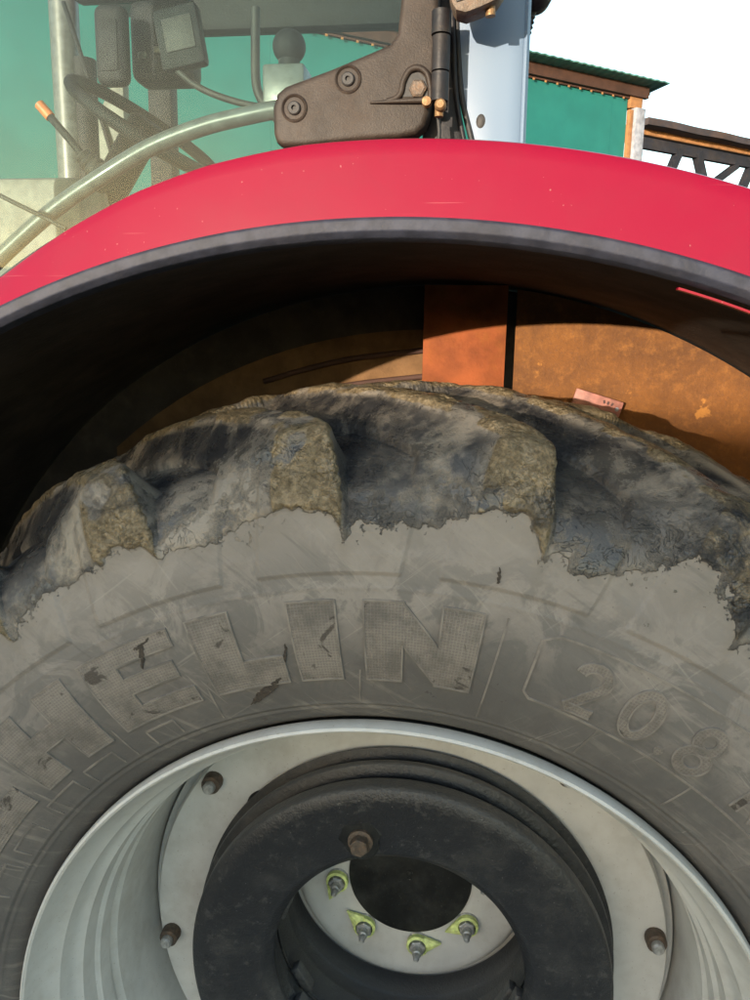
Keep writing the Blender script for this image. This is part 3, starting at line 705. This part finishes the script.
for k in range(8):
    a = R_(-172 + 45*k); p = (0.136*math.cos(a), 0.404, 0.136*math.sin(a))
    sub('washer', recess, hub, p); n_ = sub('nut', nut2, hub, p); n_.rotation_euler = (0, rng.uniform(0, 1), 0)
    sub('stud', stud, hub, p)
    q = sub('nut_indicator', ind, hub, p); q.rotation_euler = (0, -R_(tips[k]), 0)

# ---- wheel weights: stacked black cast rings
def weight(name, y0, y1, ro, ri, label=None, dish=0.0):
    prof = rounded([(y0+0.003, ro-0.020), (y0+0.010, ro), (y1-0.009, ro+0.001), (y1, ro-0.014), (y1, ri+0.008), (y1-0.006, ri), (y0+dish+0.022, ri), (y0+dish+0.004, ri+0.016), (y0+0.002+dish*0.6, (ro+ri)/2)], 0.008, 4)
    return part(name, lathe(name, prof, M['iron'], 200, smooth=50), label)
w1 = weight('wheel_weight', 0.150, 0.197, 0.328, 0.198, 'foremost black cast wheel weight with bolt lugs', 0.012)
w2 = weight('wheel_weight', 0.205, 0.234, 0.336, 0.206)
w3 = weight('wheel_weight', 0.243, 0.2632, 0.3405, 0.212)
part('weight_carrier', lathe('weight_carrier', rounded([(0.277, 0.322), (0.277, 0.222), (0.33, 0.216), (0.335, 0.228), (0.37, 0.230), (0.375, 0.227), (0.425, 0.227), (0.425, 0.24), (0.365, 0.276), (0.30, 0.318)], 0.005), M['iron'], 160))
def boss(a, par, y, r, hgt=0.03):
    pts = arc2(0, 0, 0.026, 0.026, 0, 180, 12) + [(-0.034, -0.012), (-0.018, -0.052), (0.018, -0.052), (0.034, -0.012)]
    pts = [(x, -z) for x, z in pts]
    me = prism('bolt_lug', pts, 0, hgt, M['capblack'], 0.006, 3)
    o = sub('bolt_lug', me, par, (r*math.cos(a), y, r*math.sin(a))); o.rotation_euler = (0, -(a-math.pi/2), 0); return o
hexb = hexnut('weight_bolt', 0.0145, 0.016, M['rustysteel']); wsh = revolve_local('bolt_washer', [(-0.004, 0), (-0.004, 0.019), (0.004, 0.019), (0.005, 0.017), (0.005, 0)], M['rustysteel'], 24)
for k in range(3):
    a = R_(103.5 - 120*k); 
    boss(a, w1, 0.158, 0.236)
    p = (0.244*math.cos(a), 0.157, 0.244*math.sin(a))
    sub('bolt_washer', wsh, w1, p); o = sub('weight_bolt', hexb, w1, (p[0], 0.153, p[2])); o.rotation_euler = (0, 0.3+k, 0)
for par, y, off in ((w2, 0.206, 30), (w3, 0.246, 22)):
    for k in range(6):
        a = R_(off + 60*k + 190); c = Vector((0.199*math.cos(a), y+0.012, 0.199*math.sin(a)))
        sub('bore_lug', box('bore_lug', (0, 0, 0), (0.016, 0.022, 0.05), M['iron'], 0.004), par, c).rotation_euler = (0, -a, 0)

# ---- fender
def rtop(th):
    return float(np.interp(th, [20, 73, 95, 100.2, 104.2, 108.7, 113, 118, 126, 150], [1.163, 1.163, 1.162, 1.157, 1.149, 1.135, 1.119, 1.108, 1.104, 1.104]))
def fender():
    n = 300; a0, a1 = 158.0, 22.0; vs_, fs = [], []; m = None
    for i in range(n+1):
        th = a0 + (a1-a0)*i/n; rt = rtop(th) + 0.003; b = rt - 1.088
        prof = [(0.10, 1.082), (-0.034, 1.082), (-0.046, 1.084), (-0.0495, 1.090), (-0.0425, 1.090+b*0.40), (-0.0345, 1.090+b*0.82), (-0.0315, rt+0.000), (-0.028, rt+0.0045), (-0.020, rt+0.007), (0.0, rt+0.008), (0.06, rt+0.006), (0.30, rt+0.008), (0.80, rt+0.008), (0.80, 1.082)]
        a = R_(th); vs_ += [(r*math.cos(a), y, r*math.sin(a)) for y, r in prof]; m = len(prof)
    for i in range(n):
        for k in range(m):
            l = (k+1) % m; fs.append((i*m+k, (i+1)*m+k, (i+1)*m+l, i*m+l))
    fs += [tuple(range(m)), tuple(range(n*m+m-1, n*m-1, -1))]
    return fix(mesh('fender', vs_, fs, M['red'], 34))
fen = part('fender', fender(), 'glossy red rear fender arching over the wheel')
sub('edge_trim', lathe('edge_trim', rounded([(-0.030, 1.0685), (-0.046, 1.0715), (-0.0545, 1.0775), (-0.0545, 1.0885), (-0.0495, 1.0918), (-0.044, 1.0815), (-0.030, 1.0815)], 0.0016), M['trim'], 300, 158.2, 21.8, smooth=40), fen, label='grey rubber strip along the fender edge')
sub('fender_liner', lathe('fender_liner', [(-0.028, 1.081), (-0.028, 1.070), (0.02, 1.074), (0.10, 1.078), (0.798, 1.080), (0.798, 1.0815)], M['liner'], 200, 158, 22, smooth=30), fen)
sub('liner_seam', lathe('liner_seam', [(-0.030, 1.0625), (-0.020, 1.0625), (-0.020, 1.0648), (-0.030, 1.0648)], M['red'], 60, 74.5, 50), fen, label='thin red seam under the fender edge')
# ---- inner side plates seen between tyre and fender
def arcpoly(x0, x1, zb, r, n=24):
    top = [(x, math.sqrt(max(r*r - x*x, 0.01))) for x in np.linspace(x1, x0, n)]
    return [(x0, zb), (x1, zb)] + [(float(x), float(z)) for x, z in top]
part('inner_panel', prism('inner_panel', arcpoly(0.148, 0.92, 0.10, 1.076), 0.60, 0.612, M['rust'], 0.0), 'rusty orange steel side panel behind the tyre')
part('inner_plate', prism('inner_plate', [(-0.018, 0.2), (0.131, 0.2), (0.131, 1.071), (-0.018, 1.071)], 0.575, 0.587, M['redrust'], 0.002), 'faded red oxide plate beside the rusty panel')
part('inner_wall', prism('inner_wall', arcpoly(-0.66, 0.40, 0.10, 0.994), 0.66, 0.672, M['tan'], 0.0), 'tan dusty plate of the fender well, top cut near the shadow edge')  # top arc cut just above the edge of the fender's cast shadow
part('well_shade_wall', prism('well_shade_wall', arcpoly(-1.03, 0.3, 0.10, 1.076), 0.675, 0.687, M['liner'], 0.0))  # black wall stands in for the shade above the tan plate
for z0 in (0.955, 0.905):
    part('wall_rib', tube('wall_rib', [(-0.34, 0.655, z0-0.068), (-0.26, 0.655, z0-0.043), (-0.16, 0.655, z0-0.019), (-0.02, 0.655, z0)], 0.0055, M['fascia'], 8))
part('gap_shade_strip', box('gap_shade_strip', (0.139, 0.632, 0.6), (0.05, 0.012, 0.92), M['rubber'], 0.0))  # black strip behind the panel gap, standing in for its shade
plq = part('marking_plate', box('marking_plate', (0.300, 0.585, 0.868), (0.088, 0.008, 0.028), M['plaque'], 0.002, Matrix.Rotation(R_(16), 3, 'Y')), 'small pinkish metal plate on the rusty panel')
sub('rivet', revolve_local('rivet', [(-0.002, 0), (-0.002, 0.0045), (0.002, 0.0035), (0.003, 0)], M['whitepost'], 12), plq, (0.334, 0.581, 0.857))
for k in range(3):
    sub('stamp_mark', box('stamp_mark', (0.311+0.007*k, 0.5805, 0.870-0.0022*k), (0.0035, 0.0015, 0.006), M['darkmark'], 0.0, Matrix.Rotation(R_(16+20*(k-1)), 3, 'Y')), plq)
# axle, transmission body
part('axle_housing', lathe('axle_housing', rounded([(0.43, 0.0005), (0.43, 0.16), (0.62, 0.14), (1.0, 0.15), (1.0, 0.0005)], 0.01), M['blackmetal'], 48))
part('transmission', box('transmission', (-0.7, 1.15, 0.05), (2.0, 0.55, 0.6), M['blackmetal'], 0.05))

# ---- cab
YD = 0.30
# door hinge bracket
br = [(-0.212, 1.285), (-0.211, 1.250), (-0.207, 1.239), (-0.197, 1.2335), (-0.165, 1.2335), (-0.132, 1.2360), (-0.085, 1.2400), (-0.034, 1.2425), (-0.012, 1.246), (0.000, 1.256), (0.006, 1.272), (0.008, 1.297), (0.014, 1.328), (0.015, 1.413), (0.015, 1.70), (-0.030, 1.70), (-0.036, 1.415), (-0.040, 1.372), (-0.050, 1.360), (-0.071, 1.352), (-0.130, 1.331), (-0.194, 1.311), (-0.206, 1.302)]
bk = part('hinge_bracket', prism('hinge_bracket', br, 0.262, 0.298, M['blackplastic'], 0.009, 4), 'brown-black moulded door hinge bracket with two recessed screws')
# recessed screws
for (x, z) in ((-0.181, 1.282), (-0.106, 1.317)):
    sub('screw_cup', revolve_local('screw_cup', [(-0.004, 0.0001), (-0.004, 0.0185), (0.0012, 0.0185), (0.0022, 0.017), (0.0005, 0.0145), (-0.003, 0.0125), (-0.003, 0.0001)], M['blackplastic'], 32), bk, (x, 0.262, z))
    sub('screw', revolve_local('screw', [(-0.003, 0.0001), (-0.003, 0.0098), (0.0025, 0.009), (0.004, 0.0075), (0.004, 0.0035), (0.0005, 0.003), (0.0005, 0.0001)], M['rubber'], 24), bk, (x, 0.262, z))
# hole with rusty bolt in the bracket: a hooded opening
def hood():
    pts = [(-0.052, 1.288), (-0.040, 1.291), (-0.033, 1.298), (-0.030, 1.312), (-0.022, 1.325), (-0.010, 1.328), (0.001, 1.321), (0.006, 1.306), (0.007, 1.290)]
    return pts
sub('bracket_recess', prism('bracket_recess', [(-0.036, 1.293), (-0.030, 1.310), (-0.021, 1.321), (-0.010, 1.323), (-0.001, 1.316), (0.003, 1.303), (0.003, 1.293)], 0.2607, 0.2617, M['rubber'], 0.0), bk)
sub('bracket_rim', tube('bracket_rim', [(x, 0.2600, z) for x, z in hood()], lambda t: 0.0035+0.001*math.sin(t*3.14), M['blackplastic'], 10), bk)
sub('bracket_ledge', tube('bracket_ledge', [(-0.075, 0.2605, 1.2865), (-0.04, 0.2590, 1.287), (0.006, 0.2580, 1.2875)], lambda t: 0.0015+0.003*t, M['blackplastic'], 10), bk)
sub('rusty_bolt', revolve_local('rusty_bolt', [(-0.001, 0.0001), (-0.001, 0.0125), (0.004, 0.012), (0.006, 0.009), (0.006, 0.0001)], M['rustysteel'], 6), bk, (-0.010, 0.2602, 1.302))
# hinge
hg = part('door_hinge', tube('door_hinge', [(0.020, 0.250, 1.283), (0.020, 0.250, 1.318)], 0.0115, M['blackmetal'], 20, smooth=False), 'black door hinge with pin')
sub('hinge_knuckle', tube('hinge_knuckle', [(0.020, 0.250, 1.320), (0.020, 0.250, 1.362)], 0.0118, M['blackmetal'], 20, smooth=False), hg)
sub('hinge_knuckle', tube('hinge_knuckle', [(0.0195, 0.250, 1.364), (0.0195, 0.250, 1.392)], 0.0130, M['blackmetal'], 20, smooth=False), hg)
sub('hinge_pin', tube('hinge_pin', [(0.020, 0.250, 1.264), (0.020, 0.250, 1.286)], 0.006, M['brass'], 12, smooth=False), hg)
sub('hinge_nut', revolve_local('hinge_nut', [(-0.004, 0.0001), (-0.004, 0.008), (0.006, 0.0075), (0.009, 0.005), (0.009, 0.0001)], M['brass'], 12), hg, (0.022, 0.243, 1.276))
sub('hinge_nut', revolve_local('hinge_nut', [(-0.004, 0.0001), (-0.004, 0.007), (0.005, 0.006), (0.006, 0.0001)], M['brass'], 12), hg, (0.003, 0.250, 1.283))
# pillars
part('rear_pillar', prism('rear_pillar', [(0.000, 1.17), (0.060, 1.17), (0.052, 1.25), (0.040, 1.31), (0.034, 1.36), (0.032, 1.45), (0.032, 2.05), (-0.028, 2.05), (-0.028, 1.45), (-0.010, 1.30)], 0.302, 0.36, M['blackmetal'], 0.006))
part('hanging_cable', tube('hanging_cable', [(0.018, 0.262, 1.268), (0.020, 0.262, 1.24), (0.012, 0.264, 1.205), (0.015, 0.27, 1.17)], 0.0028, M['rubber'], 8))
part('front_pillar', box('front_pillar', (-1.14, 0.36, 1.55), (0.07, 0.07, 1.1), M['blackmetal'], 0.01))
part('front_pillar', box('front_pillar', (-1.055, 1.93, 1.55), (0.085, 0.07, 1.1), M['cabdark'], 0.01))
part('rear_pillar', box('rear_pillar', (0.10, 1.95, 1.55), (0.07, 0.06, 1.1), M['blackmetal'], 0.01))
part('cab_roof', box('cab_roof', (-0.52, 1.15, 2.16), (1.55, 1.80, 0.16), M['red'], 0.05, seg=4))
# rear quarter window: curved pane coloured as its sky reflection, with black seal
def quarter():
    prof = [(0.030, 0.313), (0.05, 0.3105), (0.075, 0.309), (0.10, 0.309), (0.117, 0.3105), (0.1275, 0.316), (0.1315, 0.330), (0.132, 0.50), (0.132, 0.78)]
    P = [(v.x, v.y) for v in spline([(a, b, 0) for a, b in prof], 5)]
    zs = np.linspace(1.16, 2.06, 31); vs_, fs = [], []; m = len(P)
    for z in zs:
        bul = 0.006*math.sin((z-1.16)/0.9*math.pi)
        k = np.interp(z, [1.16, 1.24, 1.30, 1.36, 1.45, 2.06], [0.046, 0.036, 0.016, 0.008, 0.004, 0.0])
        for x, y in P:
            xx = x + k*max(0, (0.10-x)/0.07) ; vs_.append((xx + (0.010*(1.45-z) if x > 0.1 else 0), y-bul, z))
    for i in range(len(zs)-1):
        for j in range(m-1): fs.append((i*m+j, i*m+j+1, (i+1)*m+j+1, (i+1)*m+j))
    me = fix(mesh('quarter_window', vs_, fs, M['skytone_glass'], 60)); return me
qw = part('quarter_window', quarter(), 'rear quarter window with its sky reflection painted pale blue')
qs = qw.modifiers.new('thick', 'SOLIDIFY'); qs.thickness = 0.005; qs.offset = 1
sub('window_seal', tube('window_seal', [(0.077, 0.3045, 1.19), (0.064, 0.3045, 1.244), (0.0475, 0.3045, 1.302), (0.0405, 0.3045, 1.359), (0.036, 0.3045, 1.42), (0.033, 0.303, 1.55), (0.032, 0.303, 2.0)], 0.0042, M['rubber'], 8), qw)
sub('pillar_moulding', tube('pillar_moulding', [(0.068, 0.2965, 1.19), (0.053, 0.2965, 1.244), (0.040, 0.2965, 1.302), (0.0345, 0.2965, 1.359), (0.030, 0.2965, 1.42), (0.027, 0.297, 1.55)], 0.0034, M['blackmetal'], 8), qw)
sub('window_seal', tube('window_seal', [(0.1335, 0.322, 1.18), (0.1345, 0.322, 1.24), (0.1335, 0.320, 1.36), (0.132, 0.318, 1.45), (0.130, 0.318, 1.7), (0.128, 0.318, 2.0)], 0.0016, M['rubber'], 8), qw)
o = sub('window_plug', revolve_local('window_plug', [(-0.004, 0.0001), (-0.004, 0.0095), (0.003, 0.009), (0.005, 0.006), (0.0055, 0.0001)], M['rubber'], 28), qw, (0.0755, 0.3065, 1.272)); o.scale = (0.85, 1, 1.25)
# cast window latch above the frame, with bolt
lt = part('window_latch', prism('window_latch', [(0.024, 1.47), (0.030, 1.398), (0.035, 1.383), (0.040, 1.376), (0.052, 1.3725), (0.070, 1.378), (0.090, 1.386), (0.100, 1.40), (0.100, 1.47)], 0.205, 0.245, M['rustysteel'], 0.004), 'rusty cast latch with bolt above the quarter window')
for x, z in ((0.045, 1.3885), (0.062, 1.391)):
    sub('latch_slot', box('latch_slot', (x, 0.2043, z), (0.011, 0.002, 0.006), M['rubber'], 0.0008, Matrix.Rotation(R_(-15), 3, 'Y')), lt)
sub('latch_bolt', tube('latch_bolt', [(0.082, 0.224, 1.388), (0.083, 0.224, 1.374)], 0.0065, M['brass'], 12, smooth=False), lt)
# work lamp on the rear corner
wl = part('work_lamp', lathe('work_lamp', [(-0.03, 0.0005), (-0.03, 0.020), (-0.01, 0.028), (0.02, 0.024), (0.03, 0.0005)], M['rubber'], 24), 'black work lamp with ribbed cable boot on the cab corner')
wl.location = (0.146, 0.45, 1.488 + H)
def boot():
    n = 7; prof = []
    for i in range(n*2+1): prof.append(0.0085 - 0.0025*i/(2*n) + (0.0015 if i % 2 else 0))
    return tube('cable_boot', [(0.141, 0.45, 1.470), (0.137, 0.45, 1.430)], lambda t: 0.0088 - 0.003*t + 0.0014*math.sin(t*40), M['rubber'], 14, smooth=False)
bt = part('cable_boot', tube('cable_boot', [(0.142-0.006*t/20, 0.45, 1.472-0.044*t/20) for t in range(21)], lambda t: 0.0085-0.003*t+0.0013*math.sin(t*38), M['rubber'], 14, smooth=False))
part('lamp_cable', tube('lamp_cable', [(0.136, 0.45, 1.43), (0.134, 0.44, 1.38), (0.134, 0.42, 1.30), (0.134, 0.40, 1.18)], 0.0035, M['rubber'], 8))
# door glass: dusty pane following the fender line
dg = [(-1.10, 0.80), (-0.90, 0.87), (-0.78, 0.965), (-0.662, 1.060), (-0.558, 1.122), (-0.442, 1.178), (-0.332, 1.212), (-0.219, 1.226), (-0.13, 1.228), (-0.02, 1.228), (-0.02, 2.05), (-1.10, 2.05)]
part('door_glass', prism('door_glass', dg, YD+0.004, YD+0.009, M['glass'], 0.0), 'dusty glass cab door')
part('door_seal', tube('door_seal', [(-0.90, YD+0.004, 0.867), (-0.78, YD+0.004, 0.962), (-0.662, YD+0.004, 1.057), (-0.558, YD+0.004, 1.119), (-0.442, YD+0.004, 1.175), (-0.332, YD+0.004, 1.209), (-0.219, YD+0.004, 1.224), (-0.10, YD+0.004, 1.226)], 0.0028, M['rubber'], 8))
part('door_tube', tube('door_tube', [(-0.95, 0.38, 0.90), (-0.82, 0.38, 1.005), (-0.712, 0.38, 1.094), (-0.618, 0.38, 1.165), (-0.529, 0.38, 1.218), (-0.443, 0.38, 1.262), (-0.36, 0.38, 1.290), (-0.295, 0.38, 1.304), (-0.216, 0.38, 1.316), (-0.10, 0.38, 1.322)], 0.0135, M['cabgrey'], 16), 'curved grey tube of the cab door frame')
# ---- cab interior behind the glass
part('side_console', box('side_console', (-0.985, 1.10, 1.13), (0.23, 0.28, 0.42), M['cablight'], 0.02), 'cream plastic side console')
part('console_panel', prism('console_panel', [(-1.085, 1.46), (-1.005, 1.50), (-1.0, 1.71), (-1.03, 1.72), (-1.085, 1.62)], 1.50, 1.54, M['cablight'], 0.005))
st = part('steering_wheel', lathe('steering_wheel', [(0.016*math.cos(R_(30*k)), 0.19+0.016*math.sin(R_(30*k))) for k in range(12)], M['cabdark'], 64), 'dark steering wheel inside the cab')
st.location = (-0.775, 1.13, 1.485+H); st.rotation_euler = Vector((0, -1, 0)).rotation_difference(Vector((0.56, -0.12, 0.82)).normalized()).to_euler()
for k in range(3):
    a = R_(90+120*k); sub('spoke', tube('spoke', [(0, 0.02, 0), (0.10*math.cos(a), 0.01, 0.10*math.sin(a)), (0.19*math.cos(a), 0, 0.19*math.sin(a))], 0.011, M['cabdark'], 8), st)
sub('steering_hub', lathe('steering_hub', rounded([(-0.02, 0.0005), (-0.02, 0.045), (0.04, 0.05), (0.04, 0.0005)], 0.01), M['cabdark'], 32), st)
part('steering_column', tube('steering_column', [(-0.80, 1.13, 1.455), (-0.92, 1.14, 1.28), (-1.06, 1.14, 1.02)], 0.045, M['cabdark'], 16))
mr = part('cab_mirror', box('cab_mirror', (-0.885, 1.20, 1.70), (0.085, 0.05, 0.19), M['cabdark'], 0.022, seg=4), 'dark rounded mirror inside the cab')
sub('mirror_glass', box('mirror_glass', (-0.885, 1.173, 1.695), (0.05, 0.004, 0.12), M['cabdark'], 0.002), mr)
ic = part('instrument_cluster', box('instrument_cluster', (-0.79, 1.32, 1.74), (0.17, 0.10, 0.20), M['cabdark'], 0.025, seg=3), 'dark instrument housing inside the cab')
for k in range(3): sub('switch', box('switch', (-0.835+0.045*k, 1.267, 1.70+0.012*k), (0.026, 0.012, 0.018), M['cabgrey'], 0.004), ic)
part('wiper_arm', tube('wiper_arm', [(-1.20, 1.55, 1.95), (-1.10, 1.50, 1.70), (-1.02, 1.48, 1.45)], 0.007, M['cabdark'], 8))
mo = part('monitor', box('monitor', (-0.625, 1.0, 1.64), (0.105, 0.04, 0.13), M['cabdark'], 0.01, Matrix.Rotation(R_(-10), 3, 'Y')), 'small dark monitor inside the cab')
sub('screen', box('screen', (-0.622, 0.978, 1.645), (0.07, 0.003, 0.07), M['rubber'], 0.001, Matrix.Rotation(R_(-10), 3, 'Y')), mo)
part('monitor_cable', tube('monitor_cable', [(-0.665, 1.0, 1.60), (-0.595, 1.0, 1.543), (-0.512, 1.0, 1.509), (-0.418, 1.0, 1.490), (-0.30, 1.0, 1.485)], 0.0075, M['rubber'], 8))
part('overhead_console', box('overhead_console', (-0.42, 1.33, 1.93), (0.60, 0.06, 0.33), M['cabdark'], 0.02))
part('overhead_console', box('overhead_console', (-0.90, 1.37, 1.99), (0.34, 0.06, 0.24), M['cabdark'], 0.02))
bm_ = part('ball_mount', lathe('ball_mount', [(0.0, 0.0005)] + [(0.033-0.033*math.cos(R_(15*k)), 0.0005+0.033*math.sin(R_(15*k))) for k in range(1, 12)] + [(0.066, 0.0005)], M['cabdark'], 28), 'dark ball knob on a block inside the cab')
bm_.location = (-0.322, 0.767, 1.547+H)
part('knob_block', box('knob_block', (-0.325, 0.80, 1.46), (0.085, 0.08, 0.09), M['cabgrey'], 0.006))
part('knob_neck', tube('knob_neck', [(-0.322, 0.80, 1.50), (-0.322, 0.80, 1.53)], 0.022, M['cabdark'], 16, smooth=False))
part('cab_hose', tube('cab_hose', [(-0.42, 0.9, 1.66), (-0.421, 0.9, 1.60), (-0.421, 0.9, 1.519), (-0.412, 0.9, 1.485), (-0.395, 0.9, 1.462), (-0.37, 0.9, 1.44)], 0.010, M['rubber'], 10))
lv = part('control_lever', tube('control_lever', [(-0.815, 0.75, 1.412), (-0.765, 0.75, 1.356), (-0.735, 0.75, 1.318)], 0.008, M['cabdark'], 10), 'control lever with orange tip inside the cab')
sub('lever_tip', tube('lever_tip', [(-0.838, 0.75, 1.437), (-0.815, 0.75, 1.412)], 0.0105, M['orange'], 12, smooth=False), lv)
sub('lever_gaiter', tube('lever_gaiter', [(-0.750+0.055*t/20, 0.75, 1.338-0.055*t/20) for t in range(21)], lambda t: 0.014+0.018*t+0.003*math.sin(t*30), M['rubber'], 14, smooth=False), lv)
part('wall_cable', tube('wall_cable', [(-0.78, 0.335, 1.24), (-0.678, 0.335, 1.186), (-0.613, 0.335, 1.156), (-0.567, 0.335, 1.134)], 0.0035, M['rubber'], 8))
part('cab_seat', box('cab_seat', (-0.15, 1.10, 1.02), (0.50, 0.5, 0.14), M['cabdark'], 0.05, seg=4))
part('floor_plate', box('floor_plate', (-0.55, 1.32, 0.74), (1.15, 1.2, 0.03), M['cabdark'], 0.004))
part('right_console', box('right_console', (-0.42, 1.55, 1.20), (0.45, 0.25, 0.30), M['cabdark'], 0.03))
# exhaust stack beyond the cab
ex = part('exhaust_stack', tube('exhaust_stack', [(-1.415, 1.95, 0.9), (-1.415, 1.95, 2.35)], 0.050, M['cabgrey'], 24, smooth=False), 'grey exhaust stack standing beyond the cab')
sub('heat_shield', tube('heat_shield', [(-1.355, 1.96, 1.2), (-1.355, 1.96, 1.93)], 0.042, M['cabdark'], 20, smooth=False), ex)
# bonnet
def bonnet():
    secs = [(-1.20, 0.50, 1.12), (-2.2, 0.48, 1.08), (-3.0, 0.44, 0.98), (-3.35, 0.36, 0.85)]; vs_, fs = [], []; m = 14
    for x, hw, zt in secs:
        for k in range(m):
            t = k/(m-1); a = math.pi*t
            vs_.append((x, 1.15 - hw*math.copysign(abs(math.cos(a))**0.35, math.cos(a)), 0.30 + (zt-0.30)*abs(math.sin(a))**0.35))
    for i in range(len(secs)-1):
        for k in range(m-1): fs.append((i*m+k, i*m+k+1, (i+1)*m+k+1, (i+1)*m+k))
    fs += [tuple(range(m)), tuple(range((len(secs)-1)*m, len(secs)*m))]
    return fix(mesh('bonnet', vs_, fs, M['red'], 50))
part('bonnet', bonnet())
FT = rounded([(0.0, 0.36), (0.36, 0.36), (0.40, 0.50), (0.36, 0.62), (0.0, 0.62), (-0.04, 0.50)], 0.05, 4)
ftm = lathe('front_tyre', FT, M['rubber'], 96); frm = lathe('front_rim', rounded([(0.0, 0.36), (0.12, 0.30), (0.16, 0.05), (0.24, 0.05), (0.24, 0.30), (0.36, 0.36), (0.30, 0.33), (0.20, 0.315), (0.06, 0.33)], 0.01), M['silver'], 96)
for yy in (0.12, 1.82):
    o = obj('front_tyre', ftm, tractor, (-2.55, yy, 0.615)); obj('front_rim', frm, tractor, (-2.55, yy, 0.615))
part('front_axle', tube('front_axle', [(-2.55, 0.3, -0.265), (-2.55, 2.0, -0.265)], 0.08, M['blackmetal'], 16, smooth=False))
bpy.context.view_layer.update()
